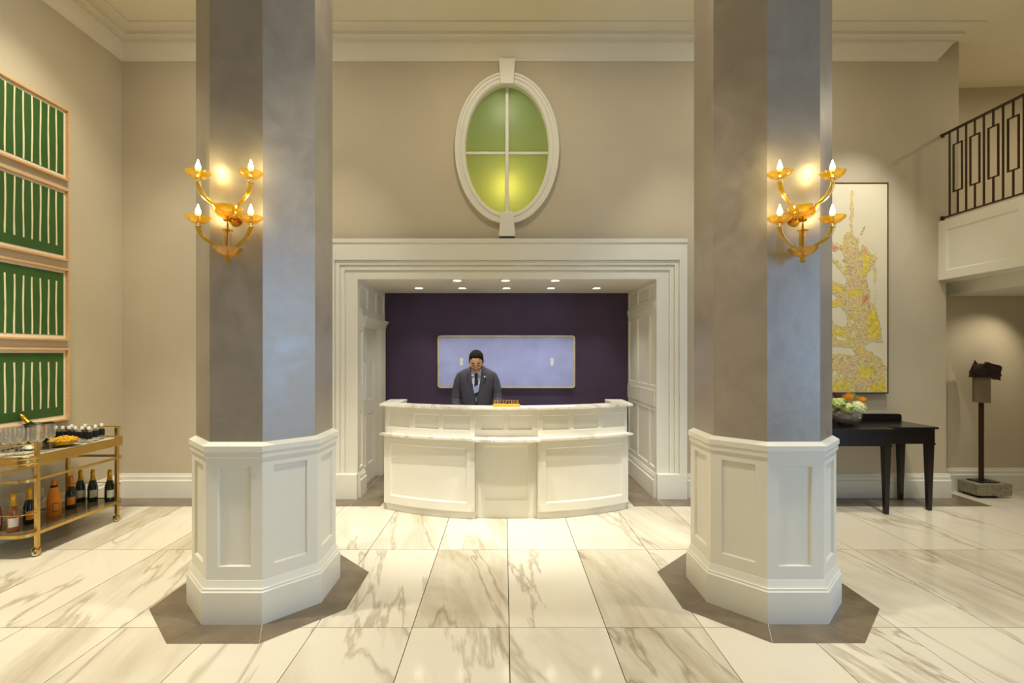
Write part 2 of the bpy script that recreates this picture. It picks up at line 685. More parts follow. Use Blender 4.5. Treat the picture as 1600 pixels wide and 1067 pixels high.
g = 0.0015
for (a, b) in [(XL, -3.4), (-3.4, -2.2), (-2.2, NX0), (NX1, 3.05), (3.05, 4.25), (4.25, 5.51)]:
    border([(a + g, YS), (b - g, YS), (b - g, YB), (a + g, YB)])
border([(5.31, YB), (5.51, YB), (5.51, 6.08), (5.31, 6.08)])
for (a, b) in [(NX0, -1.40), (1.46, NX1)]:
    for (c, d) in [(YS, 6.2), (6.2, NY1)]:
        border([(a + g, c + g), (b - g, c + g), (b - g, d - g), (a + g, d - g)])
border([(-1.40 + g, 6.5), (1.46 - g, 6.5), (1.46 - g, NY1), (-1.40 + g, NY1)])


border([(NX0 - 0.15, 6.0), (NX0 - g, 6.0), (NX0 - g, 6.95), (NX0 - 0.15, 6.95)])


def octo(ap):
    a = ap * math.tan(PI / 8)
    return [(-a, -ap), (a, -ap), (ap, -a), (ap, a), (a, ap), (-a, ap), (-ap, a), (-ap, -a)]


COLS = [(-1.731, 3.535), (1.870, 3.54)]
for (cx, cy) in COLS:
    po, pi_ = octo(0.665), octo(0.45)
    for k in range(8):
        k2 = (k + 1) % 8
        border([(cx + po[k][0], cy + po[k][1]), (cx + po[k2][0], cy + po[k2][1]), (cx + pi_[k2][0], cy + pi_[k2][1]), (cx + pi_[k][0], cy + pi_[k][1])])

# ceiling
ceil_o = MB().box(XL - 0.3, XR, YR, 7.4, ZC, ZC + 0.2).build('ceiling', M_CEIL)
tag(ceil_o, 'pale yellow painted lobby ceiling', 'ceiling', kind='structure')
# left wall, rear wall, right walls
tag(MB().box(XL - 0.3, XL, YR, YB + 0.3, 0, ZC).build('wall_left', M_WALL), 'beige left wall behind the green prints', 'wall', kind='structure')
tag(MB().box(XL - 0.3, XR, YR - 0.3, YR, 0, ZC).build('wall_rear', M_WALL), 'beige rear wall of the lobby', 'wall', kind='structure')

# back wall with portal opening and oval window hole
OCX, OCZ, OA, OB = 0.032, 4.176, 0.53, 0.81
wb = MB()
wb.box(XL, PX0 + 0.15, YB, 6.08, 0, ZC)
wb.box(PX1 - 0.15, XE_LO, YB, 6.08, 0, 2.62)
wb.box(PX1 - 0.15, XE_HI, YB, 6.08, 2.62, ZC)
wb.box(PX0 + 0.15, PX1 - 0.15, YB, 6.08, NZ + 0.02, 3.2)
rx0, rx1, rz0, rz1 = PX0 + 0.15, PX1 - 0.15, 3.2, ZC
ang = sorted(set([2 * PI * k / 72 for k in range(72)] + [math.atan2(z - OCZ, x - OCX) % (2 * PI) for x in (rx0, rx1) for z in (rz0, rz1)]))


def rect_hit(a):
    c, s_ = math.cos(a), math.sin(a)
    ts = []
    if abs(c) > 1e-9:
        ts.append(((rx1 if c > 0 else rx0) - OCX) / c)
    if abs(s_) > 1e-9:
        ts.append(((rz1 if s_ > 0 else rz0) - OCZ) / s_)
    t = min(ts)
    return (OCX + c * t, OCZ + s_ * t)


for i in range(len(ang)):
    a, b = ang[i], ang[(i + 1) % len(ang)]
    ra, rb = rect_hit(a), rect_hit(b)
    oa = (OCX + OA * math.cos(a), OCZ + OB * math.sin(a))
    ob = (OCX + OA * math.cos(b), OCZ + OB * math.sin(b))
    wb.add([(ra[0], YB, ra[1]), (rb[0], YB, rb[1]), (ob[0], YB, ob[1]), (oa[0], YB, oa[1])], [(0, 1, 2, 3)])
    wb.add([(oa[0], YB, oa[1]), (ob[0], YB, ob[1]), (ob[0], 6.08, ob[1]), (oa[0], 6.08, oa[1])], [(0, 1, 2, 3)])
tag(wb.build('wall_back', M_WALL), 'beige back wall above and beside the reception niche', 'wall', kind='structure')

# oval window
win = thing('window_1', 'white framed oval window with four glowing green panes', 'window', (OCX, YB, OCZ), kind='structure')


def oval_ring(prof, seg=72):
    # prof: list of (da, y) with da added to semi axes 0.497/0.777
    m = MB()
    n = len(prof)
    vs = []
    fs = []
    for k in range(seg):
        a = 2 * PI * k / seg
        for da, y in prof:
            vs.append(((0.497 + da) * math.cos(a), y, (0.777 + da) * math.sin(a)))
    for k in range(seg):
        k2 = (k + 1) % seg
        for i in range(n):
            i2 = (i + 1) % n
            fs.append((k * n + i, k * n + i2, k2 * n + i2, k2 * n + i))
    m.add(vs, fs)
    return m


oval_ring([(0.0, 0.12), (0.0, -0.005), (0.018, -0.03), (0.045, -0.03), (0.05, -0.022), (0.062, -0.022), (0.067, -0.034), (0.095, -0.036), (0.1, -0.05), (0.125, -0.05), (0.128, 0.0), (0.06, 0.0), (0.034, 0.12)]).build('window_frame', M_WHITE, win, smooth=35)


def keystone(z0, z1, w0, w1):
    return MB().hexa([(-w0, -0.075, z0), (w0, -0.075, z0), (w0, 0, z0), (-w0, 0, z0)], [(-w1, -0.075, z1), (w1, -0.075, z1), (w1, 0, z1), (-w1, 0, z1)]).build('keystone', M_WHITE, win, bevel=0.004)


keystone(0.75, 1.05, 0.078, 0.098)
keystone(-1.06, -0.765, 0.098, 0.073)
MB().box(-0.02, 0.02, 0.06, 0.1, -0.78, 0.78).build('muntin', M_WHITE, win, bevel=0.004)
MB().box(-0.5, -0.02, 0.06, 0.1, -0.035, -0.003).build('muntin', M_WHITE, win, bevel=0.004)
MB().box(0.02, 0.5, 0.06, 0.1, -0.035, -0.003).build('muntin', M_WHITE, win, bevel=0.004)
m_pane = bpy.data.materials.new('frosted_green_glass')
m_pane.use_nodes = True
nt = m_pane.node_tree
b_ = nt.nodes['Principled BSDF']
b_.inputs['Base Color'].default_value = srgb('#a9b48c')
b_.inputs['Roughness'].default_value = 0.25
tr = nt.nodes.new('ShaderNodeBsdfTranslucent')
tr.inputs[0].default_value = srgb('#dfe3c4')
mx = nt.nodes.new('ShaderNodeMixShader')
mx.inputs[0].default_value = 0.8
nt.links.new(b_.outputs[0], mx.inputs[1])
nt.links.new(tr.outputs[0], mx.inputs[2])
nt.links.new(mx.outputs[0], nt.nodes['Material Output'].inputs[0])
for q in range(4):
    pts = [(0, 0)] + [(0.5 * math.cos(q * PI / 2 + PI / 2 * k / 16), 0.78 * math.sin(q * PI / 2 + PI / 2 * k / 16)) for k in range(17)]
    MB().prism([(x, z - 0.019 if abs(z) < 0.01 else z) for x, z in pts], 0.078, 0.086, 'y').build('pane', m_pane, win)
M_BOX = mat('lightbox_white', '#d8e4c8', 0.8, var=(3, 0.02))
wr = MB()  # unseen light box, added so the oval panes are lit from behind
bx0, bx1, bz0, bz1, by1 = OCX - 0.75, OCX + 0.75, OCZ - 1.0, OCZ + 1.0, 6.75
wr.box(bx0, bx1, by1, by1 + 0.05, bz0, bz1)
wr.box(bx0 - 0.05, bx0, 6.08, by1, bz0, bz1)
wr.box(bx1, bx1 + 0.05, 6.08, by1, bz0, bz1)
wr.box(bx0 - 0.05, bx1 + 0.05, 6.08, by1 + 0.05, bz0 - 0.05, bz0)
wr.box(bx0 - 0.05, bx1 + 0.05, 6.08, by1 + 0.05, bz1, bz1 + 0.05)
tag(wr.build('window_lightbox', M_BOX), 'unseen pale light box added behind the oval window glass', 'wall', kind='structure')
lamp('assumed_window_lamp', 'POINT', (OCX, 6.10, OCZ - 0.42), 5.0, (1.0, 0.80, 0.20), size=0.12)  # assumed unseen yellow lamp behind the lower panes
lamp('assumed_window_lamp', 'AREA', (OCX, 6.4, OCZ + 0.95), 1.9, (0.58, 0.90, 0.66), (OCX, 6.3, OCZ), 0.6)  # assumed unseen green lamp at the top of the light box

# crown moulding, back wall then left wall (mitred) -- each is one trim
crown = [(0.0, 5.225), (0.012, 5.225), (0.016, 5.25), (0.03, 5.262), (0.095, 5.375), (0.10, 5.385), (0.118, 5.385), (0.118, 5.412), (0.175, 5.412), (0.182, 5.42), (0.21, 5.42), (0.21, 5.452), (0.345, 5.452), (0.36, 5.457), (0.36, 5.4705), (0.0, 5.4705)]


def crown_end(p):
    return 5.17 + min(p, 0.12) * 1.25 if p < 0.15 else (5.33 if p < 0.3 else 5.43)


m = MB()
n = len(crown)
vs = [(XL + p, YB - p, z) for p, z in crown] + [(crown_end(p), YB - p, z) for p, z in crown]
fs = [(i, (i + 1) % n, n + (i + 1) % n, n + i) for i in range(n)] + [tuple(n + i for i in range(n))]
tag(m.add(vs, fs).build('trim_1', M_CROWN), 'cream stepped crown moulding along the back wall', 'crown moulding', kind='structure')
m = MB()
vs = [(XL + p, YB - p, z) for p, z in crown] + [(XL + p, YR, z) for p, z in crown]
fs = [(i, (i + 1) % n, n + (i + 1) % n, n + i) for i in range(n)]
tag(m.add(vs, fs).build('trim_2', M_CROWN), 'cream stepped crown moulding along the left wall', 'crown moulding', kind='structure')

# baseboards
bprof = [(0, 0), (0.035, 0), (0.035, 0.205), (0.03, 0.212), (0.022, 0.216), (0.022, 0.252), (0.016, 0.262), (0.012, 0.276), (0.012, 0.284), (0, 0.288)]


def base_x(name, x0, x1, y, lab):
    o = MB().prism([(y - p, z) for p, z in bprof], x0, x1, 'x').build(name, M_WHITE)
    return tag(o, lab, 'baseboard', kind='structure')


base_x('baseboard_back_left', XL, PX0, YB, 'cream baseboard on the back wall behind the left column')
base_x('baseboard_back_right', PX1, XE_LO + 0.035, YB, 'cream baseboard behind the dark console table')
base_x('baseboard_corridor', XE_LO, XR, 6.08, 'cream baseboard behind the bronze sculpture stand')
o = MB().prism([(XL + p, z) for p, z in bprof], YR, YB, 'y').build('baseboard_left', M_WHITE)
tag(o, 'cream baseboard along the left wall behind the bar cart', 'baseboard', kind='structure')

# corridor under the balcony, mezzanine
tag(MB().box(XE_LO, XR, 6.08, 6.3, 0, 2.6).build('wall_corridor', M_WALL), 'beige corridor wall behind the bronze sculpture', 'wall', kind='structure')
BX = 5.205
bal = thing('balcony', 'cream panelled balcony with dark metal railing at upper right', 'balcony', (BX, 1.6, 2.603))
L_ = YB - 1.6
rects = []
y = L_ - 0.10
while y > 0.9:
    rects.append((y - 0.80, y, 0.10, 0.585))
    y -= 0.93
fr, ps = paneled(lambda u, z, d: (d, u, z), L_, 0.70, rects, 0.018, 0.016)
fr.add([(0, 0, 0.7), (0.3, 0, 0.7), (0.3, L_, 0.7), (0, L_, 0.7)], [(0, 1, 2, 3)])
fr.build('fascia', M_WHITE, bal)
for p in ps:
    p.build('panel', M_WHITE, bal)
MB().box(0.02, 0.325, 0, L_ + 0.28, 0, 0.12).build('soffit', M_WHITE, bal)
MB().box(0.325, XR - BX, 0, 5.48, -0.153, 0.12).build('lower_ceiling', M_WHITE, bal)
MB().box(0.30, XR - BX, 0, 5.48, 0.12, 0.66).build('floor_slab', M_WHITE, bal)
rail = MB()
RX = 0.045
rail.box(RX - 0.022, RX + 0.022, 0, L_, 1.727, 1.745)
o = rail.build('handrail', M_IRON, bal, bevel=0.004)
MB().box(RX - 0.012, RX + 0.012, 0, L_, 0.735, 0.752).build('bottom_rail', M_IRON, bal, bevel=0.003)
MB().box(RX - 0.02, RX + 0.02, L_ - 0.016, L_, 0.715, 0.765).build('rail_anchor', M_IRON, bal, bevel=0.003)
MB().box(RX - 0.02, RX + 0.02, L_ - 0.016, L_, 1.71, 1.75).build('rail_anchor', M_IRON, bal, bevel=0.003)
bar_me = MB().box(-0.007, 0.007, -0.007, 0.007, 0.745, 1.73).mesh('baluster')
bar_me.materials.append(M_IRON)
lb = MB()
zt, zb_, hw, t = 1.56, 1.015, 0.052, 0.007
lb.box(-t, t, -t, t, zt, 1.73)
lb.box(-t, t, -t, t, 0.745, zb_)
lb.box(-t, t, -hw - t, hw + t, zt - t, zt + t)
lb.box(-t, t, -hw - t, hw + t, zb_ - t, zb_ + t)
lb.box(-t, t, -hw - t, -hw + t, zb_ + t, zt - t)
lb.box(-t, t, hw - t, hw + t, zb_ + t, zt - t)
loop_me = lb.mesh('baluster_loop')
loop_me.materials.append(M_IRON)
y = L_ - 0.10
k = 0
while y > 0.05:
    o = bpy.data.objects.new('baluster' if k % 2 == 0 else 'looped_baluster', bar_me if k % 2 == 0 else loop_me)
    COL.objects.link(o)
    o.parent = bal
    o.location = (RX, y, 0)
    y -= 0.1017 if k % 2 else 0.1017
    k += 1
# mezzanine back wall (slightly skewed)
mw = MB().hexa([(XE_HI - 0.2, 6.92, 3.2), (XR, 6.66, 3.2), (XR, 6.9, 3.2), (XE_HI - 0.2, 7.15, 3.2)], [(XE_HI - 0.2, 6.92, ZC), (XR, 6.66, ZC), (XR, 6.9, ZC), (XE_HI - 0.2, 7.15, ZC)])
tag(mw.build('wall_mezzanine', M_WALL), 'shadowed beige wall behind the balcony railing', 'wall', kind='structure')
tag(MB().box(XE_HI - 0.2, XE_HI, 6.08, 6.95, 3.2, ZC).build('wall_mezzanine_side', M_WALL), 'beige side wall of the mezzanine behind the back wall end', 'wall', kind='structure')
tag(MB().box(XR, XR + 0.2, 1.6, 7.4, 0, ZC).build('wall_right', M_WALL), 'beige far right wall of the corridor', 'wall', kind='structure')
wn = MB()  # unseen wall, opened for the assumed daylight window
wn.box(6.2, XR, 1.45, 1.6, 0, ZC)
wn.box(6.2, 6.4, 0.8, 1.45, 0, ZC)
wn.box(6.2, 6.4, YR, -4.0, 0, ZC)
wn.box(6.2, 6.4, -4.0, 0.8, 0, 0.25)
wn.box(6.2, 6.4, -4.0, 0.8, 3.75, ZC)
tag(wn.build('wall_assumed_window', M_WALL), 'beige wall to the right of the camera with an assumed window opening', 'wall', kind='structure')
w2 = thing('assumed_window', 'assumed tall mullioned daylight window, unseen right of the camera', 'window', (6.3, -1.6, 0.25), kind='structure')  # assumed window, added so the blue daylight has an opening
for yy in (-2.38, -1.2, 0.0, 1.2, 2.38):
    MB().box(-0.04, 0.04, yy - 0.03, yy + 0.03, 0, 3.5).build('mullion', M_WHITE, w2)
MB().box(-0.04, 0.04, -2.4, 2.4, 2.4, 2.46).build('transom', M_WHITE, w2)

# ------------------------------------------------------------------ portal and niche
portal = thing('trim_3', 'cream moulded portal surround framing the reception niche', 'portal', (0, 0, 0), kind='structure')


def u_frame(xa, xb, zt_, wi, y0, y1, zb=0.0):
    """u-shaped frame: outer xa..xb, top zt_, width wi"""
    poly = [(xa, zb), (xa + wi, zb), (xa + wi, zt_ - wi), (xb - wi, zt_ - wi), (xb - wi, zb), (xb, zb), (xb, zt_), (xa, zt_)]
    return MB().prism(poly, y0, y1, 'y')


def u2(ox0, ox1, ozt, ix0, ix1, izt, y0, y1, zb=0.0):
    poly = [(ox0, zb), (ix0, zb), (ix0, izt), (ix1, izt), (ix1, zb), (ox1, zb), (ox1, ozt), (ox0, ozt)]
    return MB().prism(poly, y0, y1, 'y')


u2(PX0, PX1, 3.083, -2.01, 2.075, 2.833, PY, YB).build('outer_casing', M_WHITE, portal, bevel=0.004)
MB().prism([(PY, 3.03), (PY - 0.012, 3.04), (PY - 0.014, 3.083), (YB, 3.083), (YB, 3.03)], PX0, PX1, 'x').build('top_bead', M_WHITE, portal)
u2(-2.01, 2.075, 2.833, -1.955, 2.02, 2.776, PY + 0.018, YB).build('casing_step', M_WHITE, portal, bevel=0.006)
u2(-1.955, 2.02, 2.776, -1.90, 1.965, 2.716, PY + 0.032, YB).build('casing_step', M_WHITE, portal, bevel=0.006)
u2(-1.90, 1.965, 2.716, NX0, NX1, NZ, PY + 0.046, YB + 0.01).build('inner_casing', M_WHITE, portal, bevel=0.006)
for (a, b) in ((PX0, NX0 + 0.004), (NX1 - 0.004, PX1)):
    MB().prism([(PY - 0.006, 0), (YB, 0), (YB, 0.30), (PY + 0.02, 0.30), (PY - 0.002, 0.292)], a, b, 'x').build('base_block', M_WHITE, portal, bevel=0.003)

tag(MB().box(NX0 - 0.3, NX1 + 0.3, NY1, NY1 + 0.1, 0, NZ + 0.1).build('wall_niche_back', M_PURPLE), 'dark aubergine wall at the back of the reception niche', 'wall', kind='structure')
tag(MB().box(NX0 - 0.3, NX1 + 0.3, YB + 0.005, NY1, NZ, NZ + 0.1).build('ceiling_niche', M_WHITE), 'white niche ceiling with recessed downlights', 'ceiling', kind='structure')

NL = NY1 - YB
# right niche wall, panelled
nw = thing('wall_niche_right', 'cream panelled side wall right of the reception desk', 'wall', (NX1, YB, 0), kind='structure')
rects = []
for (a, b) in ((5.83, 6.06), (6.12, 6.60), (6.66, 7.05)):
    rects += [(a - YB, b - YB, 0.345, 1.03), (a - YB, b - YB, 1.333, 2.20), (a - YB, b - YB, 2.40, 2.575)]
fr, ps = paneled(lambda u, z, d: (d, u, z), NL, NZ, rects, 0.016, 0.016)
fr.build('panel_frame', M_WHITE, nw)
for p in ps:
    p.build('panel', M_WHITE, nw)
for (z0, z1, pr) in ((2.27, 2.355, 0.012), (1.085, 1.285, 0.010)):
    MB().prism([(0.0, z0), (-pr, z0 + 0.006), (-pr, z1 - 0.006), (0, z1)], 0.02, NL, 'y').build('rail_moulding', M_WHITE, nw)
MB().prism([(-p, z) for p, z in bprof], -0.02, NL, 'y').build('skirting', M_WHITE, nw)

# left niche wall with door
DY0, DY1, DZ = 6.035, 6.85, 2.06
nl = thing('wall_niche_left', 'cream panelled side wall with a door left of the reception desk', 'wall', (NX0, YB, 0), kind='structure')
rects = [(0.05, 0.19, 0.345, 1.03), (0.05, 0.19, 1.333, 2.0)]
fr, ps = paneled(lambda u, z, d: (-d, u, z), DY0 - YB, 2.12, rects, 0.016, 0.014)
fr.add([(0, DY0 - YB, 0), (0, DY0 - YB, DZ), (-0.1, DY0 - YB, DZ), (-0.1, DY0 - YB, 0)], [(0, 1, 2, 3)])
fr.build('panel_frame', M_WHITE, nl)
for p in ps:
    p.build('panel', M_WHITE, nl)
rects = [(0.05 + i * 0.415, 0.05 + i * 0.415 + 0.36, 0.16, 0.43) for i in range(3)]
fr, ps = paneled(lambda u, z, d: (-d, u, 2.12 + z), NL, NZ - 2.12, rects, 0.016, 0.014)
fr.build('header_frame', M_WHITE, nl)
for p in ps:
    p.build('header_panel', M_WHITE, nl)
MB().prism([(0, DZ), (0.012, DZ), (0.012, 2.10), (0.02, 2.11), (0.02, 2.125), (0.045, 2.16), (0.055, 2.17), (0.055, 2.19), (0.0, 2.20)], DY0 - YB - 0.03, NL, 'y').build('door_hood', M_WHITE, nl)
MB().prism([(-p if False else p, z) for p, z in bprof], -0.02, DY0 - YB, 'y').build('skirting', M_WHITE, nl)
# far jamb and casing
MB().box(-0.12, 0.0, DY0 - YB, NL, DZ, 2.12).build('door_head', M_WHITE, nl)
MB().box(-0.1, 0.0, DY1 - YB, NL, 0, 2.12).build('door_jamb', M_WHITE, nl)
for (a, b, pr) in ((DY1 - YB + 0.015, DY1 - YB + 0.06, 0.01), (DY1 - YB + 0.06, DY1 - YB + 0.13, 0.018), (DY1 - YB + 0.13, DY1 - YB + 0.17, 0.026)):
    MB().box(0, pr, a, b, 0, DZ).build('casing', M_WHITE, nl)
d1 = thing('door_1', 'cream six panel door in the left side of the niche', 'door', (NX0 - 0.08, DY0, 0), kind='structure')
dw = DY1 - DY0
rects = []
for (a, b) in ((0.09, dw / 2 - 0.04), (dw / 2 + 0.04, dw - 0.09)):
    rects += [(a, b, 0.24, 0.92), (a, b, 1.10, 1.62), (a, b, 1.72, 1.95)]
fr, ps = paneled(lambda u, z, d: (-d, u, z), dw, DZ, rects, 0.012, 0.02)
fr.build('leaf', M_WHITE, d1)
for p in ps:
    p.build('panel', M_WHITE, d1)
MB().lathe([(0, 0.055), (0.02, 0.052), (0.026, 0.04), (0.02, 0.028), (0.009, 0.022), (0.009, 0.0)], 14, (0, 0.07, 0.98), Matrix.Rotation(PI / 2, 4, 'Y')).build('knob', M_BRASS, d1, smooth=True)

# recessed downlights
for row, (yy, xs_) in enumerate(((5.86, (-0.571, 0.015, 0.617)), (6.535, (-1.154, -0.567, 0.031, 0.631, 1.246)))):
    names = [('left', 'middle', 'right'), ('far left', 'second from left', 'middle', 'second from right', 'far right')][row]
    for nm, x in zip(names, xs_):
        t = thing('recessed_downlight', '%s recessed downlight of the %s row in the niche ceiling' % (nm, ('front', 'rear')[row]), 'downlight', (x, yy, NZ), group='recessed downlights in the niche ceiling')
        MB().lathe([(0.048, -0.001), (0.050, -0.006), (0.062, -0.004), (0.066, 0.0)], 24).build('trim_ring', M_WHITE, t, smooth=True)
        MB().lathe([(0.0, -0.003), (0.049, -0.003)], 24).build('lens', M_LENS, t)
        lamp('downlight', 'SPOT', (x, yy, NZ - 0.02), 25, KEY, (x, yy, 0), 0.04, 95, 0.8)

# ------------------------------------------------------------------ octagonal columns
for ci, (cx, cy) in enumerate(COLS):
    col = thing('octagonal_column', ('octagonal pearl plaster column standing nearest the bar cart', 'octagonal pearl plaster column standing nearest the console table')[ci], 'column', (cx, cy, 0), group='octagonal lobby columns')
    MB().prism(octo(0.414), 1.10, ZC, 'z').build('shaft', M_SHAFT, col, bevel=0.003)

    def ring_prof(prof):
        mm = MB()
        n = len(prof)
        vs = []
        for k in range(8):
            for ap, z in prof:
                q = octo(ap)[k]
                vs.append((q[0], q[1], z))
        fs = []
        for k in range(8):
            k2 = (k + 1) % 8
            for i in range(n - 1):
                fs.append((k * n + i, k2 * n + i, k2 * n + i + 1, k * n + i + 1))
        return mm.add(vs, fs)
    ring_prof([(0.40, 1.155), (0.420, 1.152), (0.4535, 1.131), (0.4535, 1.098), (0.447, 1.092), (0.447, 1.06), (0.436, 1.05), (0.42, 1.05)]).build('pedestal_cap', M_WHITE, col)
    a = 0.436 * math.tan(PI / 8)
    fr = MB()
    for k in range(8):
        th = k * PI / 4
        nn = Vector((math.sin(th), -math.cos(th), 0))
        uu = Vector((math.cos(th), math.sin(th), 0))

        def fmap(u, z, d, nn=nn, uu=uu):
            p = nn * (0.436 - d) + uu * (u - a)
            return (p.x, p.y, 0.262 + z)
        f1, ps = paneled(fmap, 2 * a, 0.795, [(a - 0.107, a + 0.107, 0.095, 0.737)], 0.016, 0.006)
        fr.add(f1.v, f1.f)
        ps[0].build('panel', M_WHITE, col)
    fr.build('pedestal_body', M_WHITE, col)
    ring_prof([(0.43, 0.275), (0.438, 0.270), (0.440, 0.262), (0.448, 0.235), (0.452, 0.226), (0.458, 0.222), (0.458, 0.210), (0.466, 0.203), (0.466, 0.0)]).build('base_block', M_WHITE, col)

# ------------------------------------------------------------------ reception desk
CX, YC = 0.02, 7.685
desk = thing('reception_desk', 'curved cream panelled reception desk with marble counter and ledge', 'desk', (CX, YC, 0))


def arc_pt(r, th, z):
    return (r * math.sin(th), -r * math.cos(th), z)


def arc_solid(r0, r1, ta, tb, z0, z1, seg=28):
    poly = [(r1 * math.sin(ta + (tb - ta) * i / seg), -r1 * math.cos(ta + (tb - ta) * i / seg)) for i in range(seg + 1)]
    poly += [(r0 * math.sin(tb + (ta - tb) * i / seg), -r0 * math.cos(tb + (ta - tb) * i / seg)) for i in range(seg + 1)]
    return MB().prism(poly, z0, z1)


TH1, TH2 = math.asin(0.327 / 2.7), math.asin(1.35 / 2.7)
ZL, ZCN = 0.854, 1.170       # ledge top, counter top
for sgn in (-1, 1):
    W = (TH2 - TH1) * 2.7

    def lmap(u, z, d, sgn=sgn):
        return arc_pt(2.7 - d, sgn * (TH1 + u / 2.7), 0.083 + z)
    fr, ps = paneled(lmap, W, 0.75, [(0.085, W - 0.085, 0.088, 0.66)], 0.02, 0.012, usub=22)
    # returns: inner end towards the recessed centre bay, underside, outer end
    for th in (TH1, TH2):
        fr.add([arc_pt(2.7, sgn * th, 0.083), arc_pt(2.7, sgn * th, 0.833), arc_pt(2.58, sgn * th, 0.833), arc_pt(2.58, sgn * th, 0.083)], [(0, 1, 2, 3)])
    fr.build('lower_front', M_WHITE, desk, smooth=30)
    for p in ps:
        p.build('lower_panel', M_WHITE, desk, smooth=30)
    arc_solid(2.5, 2.672, sgn * (TH1 + 0.002), sgn * (TH2 - 0.008), 0, 0.09).build('toe_kick', M_WHITE, desk, smooth=30)
    R2 = 2.672
    T1, T2 = math.asin(0.332 / R2), math.asin(1.345 / R2)
    W = (T2 - T1) * R2

    def umap(u, z, d, sgn=sgn):
        return arc_pt(R2 - d, sgn * (T1 + u / R2), ZL + z)
    pw = (W - 0.05 * 2 - 0.055 * 2) / 3
    rects = [(0.05 + i * (pw + 0.055), 0.05 + i * (pw + 0.055) + pw, 0.065, 0.225) for i in range(3)]
    fr, ps = paneled(umap, W, ZCN - ZL - 0.02, rects, 0.018, 0.008, usub=22)
    for th in (T1, T2):
        fr.add([arc_pt(R2, sgn * th, ZL), arc_pt(R2, sgn * th, ZCN - 0.02), arc_pt(2.58, sgn * th, ZCN - 0.02), arc_pt(2.58, sgn * th, ZL)], [(0, 1, 2, 3)])
    fr.build('upper_front', M_WHITE, desk, smooth=30)
    for p in ps:
        p.build('upper_panel', M_WHITE, desk, smooth=30)
    # side ledge
    arc_solid(2.6, 2.762, sgn * math.asin(0.30 / 2.762), sgn * math.asin(1.392 / 2.762), ZL - 0.022, ZL).build('ledge', M_MARBLE, desk, bevel=0.003)
    # end cheek running back to the wing
    xo = sgn * 1.345
    xi = sgn * 1.20
    MB().box(min(xo, xi), max(xo, xi), -2.29, 5.84 - YC, 0.0, ZCN - 0.02).build('end_panel', M_WHITE, desk)
# centre bay (recessed)
RC = 2.622
TC = math.asin(0.335 / RC)
WC = 2 * TC * RC


def cmap(u, z, d):
    return arc_pt(RC - d, -TC + u / RC, z)


fr, ps = paneled(cmap, WC, 0.833, [(0.11, WC - 0.11, 0.185, 0.755)], 0.018, 0.012, usub=12)
fr.build('centre_front', M_WHITE, desk, smooth=30)
ps[0].build('centre_panel', M_WHITE, desk, smooth=30)
fr, ps = paneled(lambda u, z, d: arc_pt(RC - d, -TC + u / RC, ZL + z), WC, ZCN - ZL - 0.02, [(0.065, WC / 2 - 0.025, 0.07, 0.225), (WC / 2 + 0.025, WC - 0.065, 0.07, 0.225)], 0.016, 0.01, usub=12)
fr.build('centre_upper_front', M_WHITE, desk, smooth=30)
for p in ps:
    p.build('centre_upper_panel', M_WHITE, desk, smooth=30)
arc_solid(2.6, 2.838, -math.asin(0.352 / 2.838), math.asin(0.345 / 2.838), ZL - 0.022, ZL + 0.001).build('centre_ledge', M_MARBLE, desk, bevel=0.003)
# counter top with wings
ro, ri = 2.735, 2.515
to, ti = math.asin(1.40 / ro), math.asin(1.20 / ri)
seg = 40
poly = [(ro * math.sin(-to + 2 * to * i / seg), -ro * math.cos(-to + 2 * to * i / seg)) for i in range(seg + 1)]
poly += [(1.41, 5.88 - YC), (1.20, 5.88 - YC)]
poly += [(ri * math.sin(ti - 2 * ti * i / seg), -ri * math.cos(ti - 2 * ti * i / seg)) for i in range(seg + 1)]
poly += [(-1.20, 5.88 - YC), (-1.41, 5.88 - YC)]
MB().prism(poly, ZCN - 0.022, ZCN).build('counter_top', M_MARBLE, desk, bevel=0.003)
arc_solid(2.30, 2.60, -0.46, 0.46, 0.74, 0.77).build('worktop', M_WHITE, desk)
arc_solid(2.56, 2.60, -0.47, 0.47, 0.02, ZCN - 0.022).build('back_panel', M_WHITE, desk)

# gold RECEPTION sign
sx = 0.022
M_SIGN = mat('sign_gold', '#e0a93c', 0.3, 0.35, var=(10, 0.05))
sign = thing('reception_sign', 'small gold RECEPTION sign standing on the marble counter', 'sign', (sx, 5.03, ZCN))
MB().box(-0.142, 0.142, -0.016, 0.016, 0, 0.006).build('sign_foot', M_SIGN, sign, bevel=0.001)
MB().prism([(-0.014, 0.006), (0.014, 0.006), (0.008, 0.03), (-0.008, 0.03)], -0.138, 0.138, 'x').build('sign_bar', M_SIGN, sign, bevel=0.001)


def ring_poly(cx_, cz_, ax, az, t0, t1, wx, wz, n_=14):
    out = []
    for i in range(n_ + 1):
        t = math.radians(t0 + (t1 - t0) * i / n_)
        out.append((cx_ + ax * math.cos(t), cz_ + az * math.sin(t)))
    for i in range(n_ + 1):
        t = math.radians(t1 + (t0 - t1) * i / n_)
        out.append((cx_ + (ax - wx) * math.cos(t), cz_ + (az - wz) * math.sin(t)))
    return out


def rc(x0, x1, z0, z1):
    return [(x0, z0), (x1, z0), (x1, z1), (x0, z1)]


